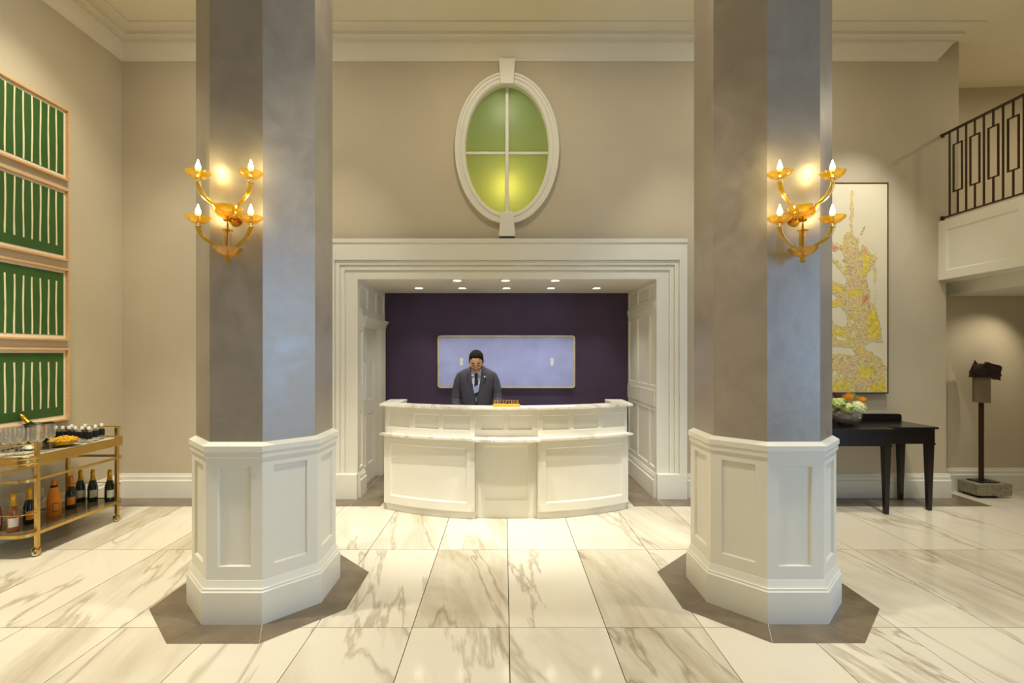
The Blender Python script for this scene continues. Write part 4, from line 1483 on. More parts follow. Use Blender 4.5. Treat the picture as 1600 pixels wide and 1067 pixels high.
# ------------------------------------------------------------------ wall sconces
for ci, (cx, cy) in enumerate(COLS):
    sc_ = thing('wall_sconce', ('four-arm amber glass sconce on the column nearest the bar cart', 'four-arm amber glass sconce on the column nearest the console table')[ci], 'wall lamp', (cx, cy - 0.414, 2.29), group='amber glass sconces on the columns')
    SY = -0.095
    MB().lathe([(0.0, 0.0), (0.045, 0.0), (0.05, -0.012), (0.03, -0.02), (0.0, -0.022)], 20, (0, -0.001, 0.295), Matrix.Rotation(-PI / 2, 4, 'X') @ Matrix.Scale(-1, 4, Vector((0, 0, 1)))).build('backplate', M_GOLD, sc_, smooth=True)
    MB().tube([(0, -0.02, 0.295), (0, SY, 0.285)], 0.008, 10).build('bracket', M_GOLD, sc_, smooth=True)
    MB().lathe([(0.0, 0.0), (0.013, 0.003), (0.017, 0.014), (0.010, 0.022), (0.018, 0.028), (0.012, 0.036), (0.01, 0.04)], 16, (0, SY, 0.0)).build('finial', M_AMBER, sc_, smooth=True)
    MB().lathe([(0.0, 0.036), (0.03, 0.04), (0.06, 0.056), (0.084, 0.084), (0.088, 0.09), (0.083, 0.088), (0.055, 0.064), (0.028, 0.047), (0.0, 0.044)], 28, (0, SY, 0)).build('lower_bowl', M_AMBER, sc_, smooth=True)
    MB().lathe([(0.0, 0.274), (0.028, 0.276), (0.058, 0.29), (0.08, 0.318), (0.09, 0.348), (0.086, 0.348), (0.072, 0.322), (0.05, 0.3), (0.02, 0.286), (0.0, 0.285)], 28, (0, SY, 0)).build('upper_bowl', M_AMBER, sc_, smooth=True)
    MB().lathe([(0.0, 0.045), (0.006, 0.045), (0.006, 0.2), (0.012, 0.202), (0.012, 0.21), (0.006, 0.213), (0.006, 0.262), (0.014, 0.268), (0.014, 0.276), (0.0, 0.278)], 14, (0, SY, 0)).build('stem_rod', M_GOLD, sc_, smooth=True)
    MB().lathe([(0.010, 0.06), (0.019, 0.07), (0.021, 0.19), (0.024, 0.197), (0.032, 0.2), (0.032, 0.206), (0.012, 0.209)], 20, (0, SY, 0)).build('stem_sleeve', M_AMBER, sc_, smooth=True)
    MB().lathe([(0.022, 0.262), (0.027, 0.266), (0.022, 0.272), (0.01, 0.272)], 16, (0, SY, 0)).build('stem_collar', M_GOLD, sc_, smooth=True)
    for tier, (z0, z1) in enumerate(((0.075, 0.222), (0.325, 0.497))):
        for s_ in (-1, 1):
            x1 = s_ * 0.163
            yo = SY - 0.035
            path = []
            ctrl = [Vector((s_ * 0.025, SY, z0 - 0.01)), Vector((s_ * 0.055, SY - 0.01, z0 + 0.045)), Vector((s_ * 0.148, SY - 0.03, z0 + 0.045)), Vector((x1, yo, z1 - 0.005))]
            for i in range(15):
                t = i / 14
                path.append(ctrl[0] * (1 - t) ** 3 + ctrl[1] * 3 * t * (1 - t) ** 2 + ctrl[2] * 3 * t * t * (1 - t) + ctrl[3] * t ** 3)
            MB().tube(path, [0.0085 + 0.0085 * (i / 14) for i in range(15)], 12).build('arm', M_AMBER, sc_, smooth=True)
            MB().lathe([(0.0, -0.012), (0.014, -0.012), (0.019, -0.006), (0.014, 0.0), (0.019, 0.006), (0.014, 0.012), (0.0, 0.012)], 16, (x1, yo, z1 + 0.002)).build('crystal_node', M_CLEAR, sc_, smooth=True)
            MB().lathe([(0.0, 0.012), (0.02, 0.013), (0.045, 0.024), (0.066, 0.043), (0.073, 0.056), (0.069, 0.055), (0.05, 0.036), (0.03, 0.023), (0.0, 0.019)], 28, (x1, yo, z1)).build('drip_pan', M_AMBER, sc_, smooth=True)
            MB().lathe([(0.0, 0.018), (0.0125, 0.018), (0.0125, 0.062), (0.0, 0.064)], 16, (x1, yo, z1)).build('candle_sleeve', M_GOLD, sc_, smooth=True)
            MB().lathe([(0.0, 0.062), (0.009, 0.064), (0.0155, 0.080), (0.014, 0.097), (0.007, 0.118), (0.0025, 0.134), (0.0, 0.137)], 16, (x1, yo, z1)).build('flame_bulb', M_BULB, sc_, smooth=True)
            lamp('candle_light', 'POINT', (cx + x1, cy - 0.414 + yo, 2.29 + z1 + 0.155), 1.05, (1.0, 0.82, 0.38), size=0.03)

# ------------------------------------------------------------------ bar cart
CXA, CXB = -4.49, -3.985            # wall side / front side leg lines
CYA, CYB = 4.125, 4.975             # near / far leg lines
cart = thing('bar_cart', 'two tier brass bar cart on casters beneath the green prints', 'bar cart', (CXB, CYA, 0))
lw, ld = CXB - CXA, CYB - CYA
EXT = 0.10


def rr_path(z, out=0.0, n_=7):
    """rounded rectangle with bowed ends beyond the legs"""
    x0, x1, y0, y1 = -lw - out, out, -EXT - out, ld + EXT + out
    r = 0.11
    pts = []
    for (cx_, cy_, a0) in ((x1 - r, y0 + r, -90), (x1 - r, y1 - r, 0), (x0 + r, y1 - r, 90), (x0 + r, y0 + r, 180)):
        for i in range(n_ + 1):
            a = math.radians(a0 + 90 * i / n_)
            pts.append((cx_ + r * math.cos(a), cy_ + r * math.sin(a)))
    return pts


def band(z0, z1, out, inn_):
    mm = MB()
    po, pi2 = rr_path(0, out), rr_path(0, out - inn_)
    n = len(po)
    vs = [(x, y, z0) for x, y in po] + [(x, y, z1) for x, y in po] + [(x, y, z1) for x, y in pi2] + [(x, y, z0) for x, y in pi2]
    fs = []
    for i in range(n):
        j = (i + 1) % n
        for k in range(4):
            k2 = (k + 1) % 4
            fs.append((k * n + i, k * n + j, k2 * n + j, k2 * n + i))
    return mm.add(vs, fs)


ZT, ZS = 0.846, 0.205
band(0.778, 0.860, 0.02, 0.018).build('tray_rim', M_BRASS, cart, smooth=30, bevel=0.002)
for zz in (0.797, 0.838):
    mm = MB()
    pts = rr_path(0, 0.0215)
    mm2 = [pts[i] for i in range(len(pts) - 7, len(pts))] + pts[:8]
    mm.tube([(x, y, zz) for x, y in mm2[-15:][:8]], 0.006, 8).build('corner_bead', M_BRASS, cart, smooth=True)
    mm = MB()
    mm.tube([(x, y, zz) for x, y in pts[:8]], 0.006, 8).build('corner_bead', M_BRASS, cart, smooth=True)
MB().prism(rr_path(0, 0.002), ZT - 0.012, ZT).build('tray_top', mat('tray_marble', '#d8cfb4', 0.08, var=(9, 0.2)), cart)
band(0.640, 0.664, 0.012, 0.012).build('middle_rail', M_BRASS, cart, smooth=30)
band(0.182, 0.210, 0.016, 0.014).build('shelf_rim', M_BRASS, cart, smooth=30)
MB().prism(rr_path(0, 0.002), ZS - 0.014, ZS).build('lower_shelf', mat('smoked_mirror', '#8d7c5e', 0.12, 0.35, var=(6, 0.15)), cart)
for e_ in (0, 1):
    pts = rr_path(0, 0.006)
    if e_ == 0:
        seq = pts[24:32] + pts[0:8]
    else:
        seq = pts[8:24]
    MB().tube([(x, y, 0.372) for x, y in seq], 0.004, 8).build('guard_wire', M_BRASS, cart, smooth=True)
    MB().tube([(x, y, 0.958) for x, y in seq], 0.007, 8).build('tray_handle', M_BRASS, cart, smooth=True)
for (x, y) in ((0, 0), (0, ld), (-lw, 0), (-lw, ld)):
    MB().box(x - 0.0145, x + 0.0145, y - 0.0145, y + 0.0145, 0.075, 0.965).build('leg', M_BRASS, cart, bevel=0.002)
    cs = MB()
    cs.tube([(x, y, 0.078), (x, y, 0.052)], 0.012, 12)
    cs.box(x - 0.020, x - 0.015, y - 0.03, y + 0.015, 0.02, 0.062)
    cs.box(x + 0.015, x + 0.020, y - 0.03, y + 0.015, 0.02, 0.062)
    cs.box(x - 0.02, x + 0.02, y - 0.016, y + 0.015, 0.052, 0.062)
    c_ = cs.build('caster', M_BRASS, cart, bevel=0.001)
    MB().lathe([(0.0, -0.012), (0.024, -0.012), (0.029, -0.007), (0.029, 0.007), (0.024, 0.012), (0.0, 0.012)], 24, (x, y - 0.012, 0.029), Matrix.Rotation(PI / 2, 4, 'Y')).build('wheel', M_CHROME, c_, smooth=35)

M_GREENG = mat('green_bottle_glass', '#0f2a12', 0.06, var=(6, 0.1), coat=0.5)
M_DARKG = mat('dark_bottle_glass', '#0b0f0b', 0.06, var=(6, 0.1), coat=0.5)
M_ROSE = mat('rose_bottle', '#8f5230', 0.08, var=(6, 0.1), coat=0.4)
M_FOIL = mat('gold_foil', '#c9962f', 0.32, 0.9, var=(30, 0.15), bump=(90, 0.2))
M_FOILO = mat('orange_foil', '#c2761c', 0.35, 0.7, var=(30, 0.15), bump=(90, 0.2))
M_LABW = mat('white_label', '#d9d6c4', 0.6, var=(12, 0.06))
M_LABO = mat('orange_label', '#d98324', 0.6, var=(12, 0.08))
M_ORJ = mat('orange_jacket', '#dd8016', 0.55, var=(8, 0.06))
M_BLK = mat('black_trim', '#17130f', 0.5, var=(8, 0.1))


def champagne(px, D, zbase, glass, foil, labm, lab, group, lab_h=(0.045, 0.12), face=None, sc_z=1.0):
    x = (px - 788) / 755.5 * D
    t = thing('champagne_bottle', lab, 'bottle', (x, D, zbase), group=group)
    k = sc_z
    prof = [(0.0, 0.012), (0.02, 0.006), (0.036, 0.0), (0.0425, 0.006), (0.0435, 0.02), (0.0435, 0.13 * k), (0.041, 0.155 * k), (0.033, 0.19 * k), (0.024, 0.217 * k), (0.0185, 0.24 * k), (0.0165, 0.26 * k), (0.0155, 0.29 * k), (0.0, 0.292 * k)]
    MB().lathe(prof, 28).build('bottle_glass', glass, t, smooth=True)
    MB().lathe([(0.0245, 0.218 * k), (0.0195, 0.241 * k), (0.0175, 0.262 * k), (0.0172, 0.288 * k), (0.0195, 0.292 * k), (0.0195, 0.302 * k), (0.0175, 0.306 * k), (0.0175, 0.318 * k), (0.013, 0.325 * k), (0.0, 0.326 * k)], 24).build('foil', foil, t, smooth=True)
    fa = math.atan2(-D, -x) if face is None else face
    MB().arc_lathe([(0.0440, lab_h[0]), (0.0440, lab_h[1])], fa - 0.75, fa + 0.75, 14).build('paper_label', labm, t, smooth=True)
    return t


GB = 'champagne bottles on the lower shelf of the cart'
champagne(125.7, 4.975, ZS, M_GREENG, M_FOIL, M_LABW, 'green white-label champagne bottle, leftmost of three on the lower shelf', GB, face=-0.7)
champagne(145.0, 4.985, ZS, M_GREENG, M_FOIL, M_LABW, 'green white-label champagne bottle, middle of three on the lower shelf', GB, face=-0.7)
champagne(171.5, 4.985, ZS, M_GREENG, M_FOIL, M_LABW, 'green white-label champagne bottle, rightmost of three beside the cart leg', GB, face=-0.7)
champagne(110.7, 4.745, ZS, M_DARKG, M_FOILO, M_LABO, 'dark bottle with orange label right of the orange jacketed bottle', GB, face=-0.75)
champagne(46.0, 4.32, ZS, M_DARKG, M_FOIL, M_LABO, 'dark bottle with orange label partly behind the near cart leg', GB, face=-0.6)
champagne(21.0, 4.135, ZS, M_ROSE, M_FOIL, M_LABW, 'pink rose champagne bottle with cream label at the near cart end', GB, face=-0.8)
champagne(-7.0, 4.16, ZS, M_ROSE, M_FOIL, M_LABW, 'pink rose champagne bottle cut off by the left picture edge', GB, face=-0.8)
# orange jacketed bottle
D = 4.54
x = (84.4 - 788) / 755.5 * D
oj = thing('jacketed_bottle', 'champagne bottle in an orange insulating jacket on the lower shelf', 'bottle', (x, D, ZS), group=GB)
MB().lathe([(0.0, 0.0), (0.05, 0.0), (0.054, 0.01), (0.053, 0.14), (0.049, 0.175), (0.037, 0.225), (0.026, 0.262), (0.021, 0.285), (0.0, 0.286)], 28).build('jacket', M_ORJ, oj, smooth=True)
MB().lathe([(0.0262, 0.265), (0.0275, 0.27), (0.0255, 0.284), (0.022, 0.286)], 24).build('collar_band', M_BLK, oj, smooth=True)
MB().lathe([(0.02, 0.285), (0.0195, 0.325), (0.017, 0.335), (0.0, 0.337)], 24).build('cap', M_FOILO, oj, smooth=True)
MB().arc_lathe([(0.0545, 0.045), (0.0545, 0.125)], -1.0, -0.1, 10).build('badge_border', M_BLK, oj, smooth=True)
MB().arc_lathe([(0.0550, 0.051), (0.0550, 0.119)], -0.93, -0.17, 10).build('badge', M_LABO, oj, smooth=True)

# wine glasses on the tray
gprof_o = [(0.0, 0.0), (0.033, 0.0), (0.034, 0.002), (0.015, 0.006), (0.005, 0.012), (0.0038, 0.03), (0.0038, 0.085), (0.006, 0.095), (0.018, 0.104), (0.032, 0.125), (0.0375, 0.155), (0.036, 0.19), (0.033, 0.232)]
gprof_i = [(0.0322, 0.232), (0.0352, 0.19), (0.0367, 0.155), (0.0312, 0.127), (0.017, 0.107), (0.0, 0.100)]
glass_me = MB().lathe(gprof_o, 28).mesh('wine_glass')
glass_me.materials.append(thin_glass('wine_glass', '#fbfaf6', 0.02, edge=1.8, milky=('#fff8e8', 0.10)))
for p_ in glass_me.polygons:
    p_.use_smooth = True
GP = [(9.5, 4.12, 'nearest front left corner of the tray'), (23, 4.16, 'second from the left in the front row'), (37, 4.17, 'third from the left in the front row'), (51, 4.24, 'fourth from the left just behind the near cart post'), (65, 4.31, 'fifth from the left in the front row'), (79, 4.40, 'rightmost, beside the snack bowl'), (1, 4.28, 'at the left picture edge behind the front row'), (16, 4.30, 'in the back row left of the ice bucket'), (30, 4.32, 'in the back row in front of the ice bucket')]
for (px, D, lab) in GP:
    o = bpy.data.objects.new('wine_glass', glass_me)
    COL.objects.link(o)
    o.location = ((px - 788) / 755.5 * D, D, ZT + 0.001)
    tag(o, 'clear stemmed wine glass ' + lab, 'glass', 'wine glasses on the cart tray')
for (x, y, lab) in ((-4.44, 4.30, 'near end'), (-4.45, 4.46, 'middle'), (-4.45, 4.62, 'back beside the rear leg')):
    o = bpy.data.objects.new('wine_glass', glass_me)
    COL.objects.link(o)
    o.location = (x, y, ZS + 0.001)
    tag(o, 'clear stemmed glass on the lower shelf by the wall, ' + lab, 'glass', 'wine glasses on the lower shelf')

# platter, ice bucket with bottle, napkins
pla = MB().lathe([(0.0, 0.0), (0.13, 0.0), (0.16, 0.006), (0.168, 0.013), (0.163, 0.013), (0.13, 0.005), (0.0, 0.004)], 40).build('silver_platter', M_CHROME, None, smooth=True, loc=(-4.335, 4.515, ZT))
tag(pla, 'round silver platter under the ice bucket on the cart tray', 'platter')
bk = thing('ice_bucket', 'silver ice bucket with a leaning champagne bottle on the cart', 'ice bucket', (-4.405, 4.58, ZT + 0.005))
MB().lathe([(0.0, 0.0), (0.085, 0.0), (0.09, 0.006), (0.108, 0.20), (0.114, 0.208), (0.112, 0.214), (0.104, 0.208), (0.087, 0.01), (0.0, 0.008)], 36).build('bucket_wall', mat('brushed_steel', '#8f8778', 0.28, 1.0, var=(14, 0.12)), bk, smooth=True)
MB().ball((0, 0, 0.15), 0.095, 0.095, 0.03, 24, 8).build('ice', mat('ice', '#cfd4cf', 0.15, var=(40, 0.2), bump=(40, 0.6)), bk, smooth=True)
b1 = champagne(60, 4.5, 0, M_GREENG, M_FOIL, M_LABW, 'green champagne bottle leaning to the left out of the ice bucket', 'champagne bottle in the ice bucket')
b1.location = (-4.335, 4.575, ZT + 0.062)
b1.rotation_euler = (0.0, math.radians(-42), math.radians(8))
nap = MB()
nap.hexa([(-0.05, -0.035, 0), (0.05, -0.04, 0), (0.045, 0.035, 0), (-0.045, 0.04, 0)], [(-0.035, -0.025, 0.024), (0.04, -0.03, 0.012), (0.03, 0.025, 0.02), (-0.03, 0.025, 0.032)])
nap = nap.build('folded_napkin', M_LABW, None, bevel=0.006, loc=(-4.325, 4.40, ZT + 0.012))
tag(nap, 'white folded napkin on the silver platter behind the wine glasses', 'napkin')
# snack bowl and snacks
sb_ = thing('snack_bowl', 'low gold footed bowl of yellow snacks on the cart', 'bowl', (-4.165, 4.575, ZT))
MB().lathe([(0.0, 0.0), (0.035, 0.0), (0.037, 0.004), (0.02, 0.012), (0.05, 0.018), (0.095, 0.038), (0.122, 0.062), (0.118, 0.063), (0.09, 0.045), (0.0, 0.026)], 36).build('bowl_wall', mat('gold_bowl', '#c79f2e', 0.3, 0.6, var=(8, 0.1)), sb_, smooth=True)
rs = random.Random(5)
sn = MB()
for i in range(170):
    a, q = rs.uniform(0, 2 * PI), math.sqrt(rs.random())
    r = 0.105 * q
    c = (r * math.cos(a), r * math.sin(a), 0.055 + 0.032 * (1 - q * q) + rs.uniform(0, 0.012))
    mtx = Euler((rs.uniform(0, 3), rs.uniform(0, 3), rs.uniform(0, 3))).to_matrix().to_4x4()
    sn.ball(c, rs.uniform(0.007, 0.012), rs.uniform(0.006, 0.009), rs.uniform(0.004, 0.007), 6, 4, mtx=mtx)
sn.ball((0, 0, 0.045), 0.1, 0.1, 0.03, 20, 8)
o = sn.build('snack_mix', mat('snack_yellow', '#dfae2c', 0.6, var=(45, 0.4)), sb_, smooth=True, weld=False)
o['kind'] = 'stuff'

# small water bottles
wb_prof = [(0.0, 0.0), (0.024, 0.0), (0.027, 0.006), (0.027, 0.095), (0.022, 0.112), (0.0125, 0.128), (0.0115, 0.134), (0.0, 0.135)]
wb_me = MB().lathe(wb_prof, 20).mesh('bottle_body')
wl_me = MB().lathe([(0.0274, 0.04), (0.0274, 0.096), (0.0245, 0.104)], 20).mesh('bottle_label')
wc_me = MB().lathe([(0.0, 0.132), (0.0145, 0.132), (0.0145, 0.158), (0.013, 0.161), (0.0, 0.162)], 18).mesh('bottle_cap')
M_PET = thin_glass('water_bottle_plastic', '#e6eae8', 0.06, edge=1.2)
M_CAP = mat('white_cap', '#e8e6da', 0.4, var=(10, 0.02))
M_LABK = mat('black_label', '#14121a', 0.35, var=(14, 0.2))
for me_, m_ in ((wb_me, M_PET), (wl_me, M_LABK), (wc_me, M_CAP)):
    me_.materials.append(m_)
    for p_ in me_.polygons:
        p_.use_smooth = True
    me_.set_sharp_from_angle(angle=0.8)
WBP = [(87, 4.80, 'leftmost, behind the snack bowl'), (98, 4.79, 'second from the left'), (108, 4.79, 'third from the left'), (118, 4.78, 'fourth from the left'), (128.5, 4.77, 'fifth from the left'), (139, 4.76, 'sixth from the left at the front corner'), (149, 4.87, 'second from the right'), (158.7, 4.97, 'rightmost, beside the far cart post'), (112, 4.90, 'in the rear row, left of two'), (133, 4.93, 'in the rear row, right of two')]
for (px, D, lab) in WBP:
    t = thing('water_bottle', 'small black-label water bottle with white cap, ' + lab, 'bottle', ((px - 788) / 755.5 * D, D, ZT), group='small water bottles on the cart tray')
    for nm, me_ in (('bottle_body', wb_me), ('bottle_label', wl_me), ('bottle_cap', wc_me)):
        o = bpy.data.objects.new(nm, me_)
        COL.objects.link(o)
        o.parent = t

# ------------------------------------------------------------------ receptionist
PXM, PYM = -0.328, 5.76
man = thing('person', 'person in dark grey suit and striped tie looking down behind the desk', 'person', (PXM, PYM, 0))
M_SKIN = mat('skin', '#dba886', 0.5, var=(20, 0.06))
M_SUIT = mat('suit_wool', '#383641', 0.8, var=(60, 0.12), bump=(220, 0.15))
M_SUITD = mat('suit_lapel', '#33313b', 0.75, var=(60, 0.1))
M_SHIRT = mat('shirt', '#ccd2ea', 0.7, var=(30, 0.04))
M_HAIR = mat('hair', '#0b0806', 0.75, var=(60, 0.4), bump=(150, 0.4), spec=0.15)
M_TIE = mat('tie_navy', '#151a35', 0.5, var=(40, 0.1))
M_TIES = mat('tie_silver', '#8b93b5', 0.5, var=(40, 0.1))
M_SHOE = mat('shoe_leather', '#120e0c', 0.3, var=(20, 0.1))
M_LIP = mat('lips', '#9c5a4a', 0.5, var=(20, 0.06))

HM = Matrix.Translation((0, -0.105, 1.642)) @ Matrix.Rotation(math.radians(33), 4, 'X')


def head_fn(p):
    x, y, z = p
    t = z / 0.128
    if t > 0:
        s0 = math.sqrt(max(1e-6, 1 - t * t))
        k_ = max(0.0, 1 - t ** 3.4) ** 0.42 / s0
        x *= k_
        y *= k_
        z *= 0.90
    if t < 0:
        x *= 1 - 0.34 * (-t) ** 1.6
        if y > 0:
            y *= 1 - 0.45 * (-t)
        else:
            y *= 1 - 0.12 * (-t) ** 2
    else:
        x *= 1 - 0.03 * t
    if y < 0:
        y *= 0.93
    return Vector((x, y, z))


body = MB()
body.ball((0, 0, 0), 0.083, 0.105, 0.128, 32, 22, head_fn, HM)
hb = MB()
hb.tube([(0, -0.092, 0.012), (0, -0.105, -0.012), (0, -0.116, -0.034), (0, -0.1, -0.045)], [0.008, 0.010, 0.014, 0.009], 10)
hb.tube([(-0.045, -0.078, 0.022), (-0.022, -0.093, 0.026), (0, -0.094, 0.02), (0.022, -0.093, 0.026), (0.045, -0.078, 0.022)], 0.009, 8)
hb.tube([(-0.024, -0.083, -0.068), (0, -0.094, -0.066), (0.024, -0.083, -0.068)], 0.008, 8)
hb.ball((0, -0.074, -0.105), 0.026, 0.022, 0.02, 12, 8)
for s_ in (-1, 1):
    hb.ball((s_ * 0.084, 0.012, -0.012), 0.010, 0.020, 0.033, 12, 8)
    hb.ball((s_ * 0.046, -0.062, -0.03), 0.022, 0.022, 0.022, 10, 8)
    hb.ball((s_ * 0.029, -0.085, 0.002), 0.014, 0.009, 0.010, 10, 8)
hb.xform(HM)
body.add(hb.v, hb.f)
body.tube([(0, -0.01, 1.44), (0, -0.035, 1.52), (0, -0.075, 1.60)], [0.062, 0.056, 0.055], 16)
body.loft([(0, 0, 0.88, 0.15, 0.10), (0, 0, 1.0, 0.145, 0.10), (0, -0.005, 1.2, 0.16, 0.11), (0, -0.005, 1.36, 0.18, 0.105), (0, -0.005, 1.45, 0.15, 0.085), (0, -0.01, 1.49, 0.075, 0.065)])
for s_ in (-1, 1):
    body.tube([(s_ * 0.155, 0, 1.44), (s_ * 0.205, 0.005, 1.36), (s_ * 0.235, 0.0, 1.16)], [0.05, 0.045, 0.038], 12)
    body.tube([(s_ * 0.235, 0.0, 1.17), (s_ * 0.215, -0.12, 1.04), (s_ * 0.175, -0.235, 0.935)], [0.040, 0.034, 0.026], 12)
    # hand: palm, four fingers, thumb
    w0 = Vector((s_ * 0.172, -0.245, 0.925))
    dirf = Vector((-s_ * 0.25, -0.75, -0.55)).normalized()
    side = Vector((-s_, 0.25, 0.0)).normalized()
    body.tube([w0, w0 + dirf * 0.045, w0 + dirf * 0.085], [0.026, 0.036, 0.034], 12, flat=0.5)
    for k in range(4):
        off = (k - 1.5) * 0.019
        ln = (0.062, 0.075, 0.078, 0.066)[3 - k]
        p0 = w0 + dirf * 0.08 + side * off
        p1 = p0 + dirf * ln * 0.5
        p2 = p1 + (dirf + Vector((0, 0, -0.7))).normalized() * ln * 0.5
        body.tube([p0, p1, p2], [0.009, 0.0085, 0.0065], 8)
    p0 = w0 + dirf * 0.02 + side * 0.025
    body.tube([p0, p0 + (dirf + side * 0.9).normalized() * 0.035, p0 + (dirf * 1.4 + side * 0.6).normalized() * 0.06], [0.012, 0.0105, 0.008], 8)
    body.tube([(s_ * 0.085, 0, 0.92), (s_ * 0.095, -0.005, 0.5), (s_ * 0.10, 0.01, 0.1), (s_ * 0.10, 0.0, 0.05)], [0.085, 0.055, 0.038, 0.04], 14)
    body.ball((s_ * 0.105, -0.05, 0.04), 0.038, 0.11, 0.03, 14, 8)
bo = body.build('body', M_SKIN, man, weld=False)
r = bo.modifiers.new('remesh', 'REMESH')
r.mode = 'VOXEL'
r.voxel_size = 0.006
r.use_smooth_shade = True
sm = bo.modifiers.new('smooth', 'SMOOTH')
sm.factor = 0.5
sm.iterations = 3
bake(bo)

# hair cap
hr = MB()
seg, ring = 40, 26
vs, idx = [], {}
fs = []
for i in range(ring + 1):
    th = PI * i / ring
    for k in range(seg):
        ph = 2 * PI * k / seg
        p = head_fn(Vector((0.083 * math.sin(th) * math.cos(ph), 0.105 * math.sin(th) * math.sin(ph), 0.128 * math.cos(th))))
        fr_ = -math.sin(ph)                # +1 at the face
        off = 1.05 + 0.006 * math.sin(k * 2.1 + i)
        q = HM @ Vector((p.x * (1.035 if math.cos(th) < 0.4 else off), p.y * 1.05, p.z * off))
        vs.append(q)
for i in range(ring):
    for k in range(seg):
        th = PI * (i + 0.5) / ring
        ph = 2 * PI * (k + 0.5) / seg
        zz = math.cos(th)
        f = -math.sin(ph)
        limit = 0.72 if f > 0.80 else (0.58 if f > 0.6 else (0.32 if f > 0.42 else (-0.05 if f > 0.2 else (0.12 if f > -0.1 else -0.5))))
        if zz > limit:
            k2 = (k + 1) % seg
            fs.append((i * seg + k, (i + 1) * seg + k, (i + 1) * seg + k2, i * seg + k2))
hr.add(vs, fs)
o = hr.build('hair', M_HAIR, man, smooth='all')
so = o.modifiers.new('solid', 'SOLIDIFY')
so.thickness = 0.012
so.offset = -1


def head_part(mb, name, m_, **kw):
    mb.xform(HM)
    return mb.build(name, m_, man, **kw)


for s_ in (-1, 1):
    head_part(MB().tube([(s_ * 0.016, -0.1045, 0.028), (s_ * 0.032, -0.1, 0.033), (s_ * 0.05, -0.084, 0.027)], [0.004, 0.0055, 0.003], 8), 'eyebrow', M_HAIR, smooth=True)
    head_part(MB().tube([(s_ * 0.017, -0.0955, -0.002), (s_ * 0.029, -0.0975, -0.005), (s_ * 0.042, -0.0885, -0.001)], 0.0028, 6), 'eyelid', M_HAIR, smooth=True)
head_part(MB().tube([(-0.024, -0.0905, -0.069), (-0.008, -0.1, -0.066), (0.008, -0.1, -0.066), (0.024, -0.0905, -0.069)], [0.002, 0.006, 0.006, 0.002], 8), 'lips', M_LIP, smooth=True)
gl = MB()
for s_ in (-1, 1):
    pth = [(s_ * 0.034 + 0.026 * math.cos(a), -0.118 + 0.25 * abs(s_ * 0.034 + 0.026 * math.cos(a)) ** 1.2, -0.018 + 0.018 * math.sin(a)) for a in [2 * PI * i / 20 for i in range(21)]]
    gl.tube(pth, 0.0026, 6)
    gl.tube([(s_ * 0.06, -0.105, -0.012), (s_ * 0.083, -0.06, -0.004), (s_ * 0.088, 0.01, 0.002)], 0.0018, 6)
gl.tube([(-0.009, -0.1195, -0.012), (0, -0.121, -0.009), (0.009, -0.1195, -0.012)], 0.0018, 6)
head_part(gl, 'glasses', M_BLK, smooth=True)

# shirt front + collar
sh = MB()
sh.loft([(0, -0.002, 1.05, 0.155, 0.118), (0, -0.006, 1.25, 0.172, 0.126), (0, -0.006, 1.38, 0.185, 0.118), (0, -0.008, 1.46, 0.14, 0.095), (0, -0.012, 1.505, 0.082, 0.078), (0, -0.02, 1.53, 0.068, 0.068)], 36)
so_ = sh.build('shirt', M_SHIRT, man, smooth='all')
for s_ in (-1, 1):
    MB().add([(s_ * 0.004, -0.105, 1.497), (s_ * 0.048, -0.118, 1.455), (s_ * 0.078, -0.075, 1.515), (s_ * 0.060, -0.075, 1.545), (s_ * 0.004, -0.11, 1.503)], [(0, 1, 2, 3, 4)]).build('collar', M_SHIRT, man)
# tie
ti_ = MB()
ti_.hexa([(-0.013, -0.122, 1.462), (0.013, -0.122, 1.462), (0.012, -0.105, 1.462), (-0.012, -0.105, 1.462)], [(-0.018, -0.118, 1.497), (0.018, -0.118, 1.497), (0.016, -0.10, 1.497), (-0.016, -0.10, 1.497)])
ti_.build('tie_knot', M_TIE, man, bevel=0.003)
tz = [1.462, 1.43, 1.39, 1.35, 1.31, 1.27, 1.22]
for i in range(len(tz) - 1):
    z1_, z0_ = tz[i], tz[i + 1]
    h1_, h0_ = 0.014 + i * 0.0035, 0.014 + (i + 1) * 0.0035
    ya, yb2 = -0.124 - i * 0.003, -0.124 - (i + 1) * 0.003
    MB().hexa([(-h0_, yb2, z0_ - 0.012), (h0_, yb2, z0_ + 0.012), (h0_, yb2 + 0.014, z0_ + 0.012), (-h0_, yb2 + 0.014, z0_ - 0.012)], [(-h1_, ya, z1_ - (0.012 if i else 0)), (h1_, ya, z1_ + (0.012 if i else 0)), (h1_, ya + 0.014, z1_ + (0.012 if i else 0)), (-h1_, ya + 0.014, z1_ - (0.012 if i else 0))]).build('tie_band', M_TIE if i in (0, 1, 2, 5) else M_TIES, man)

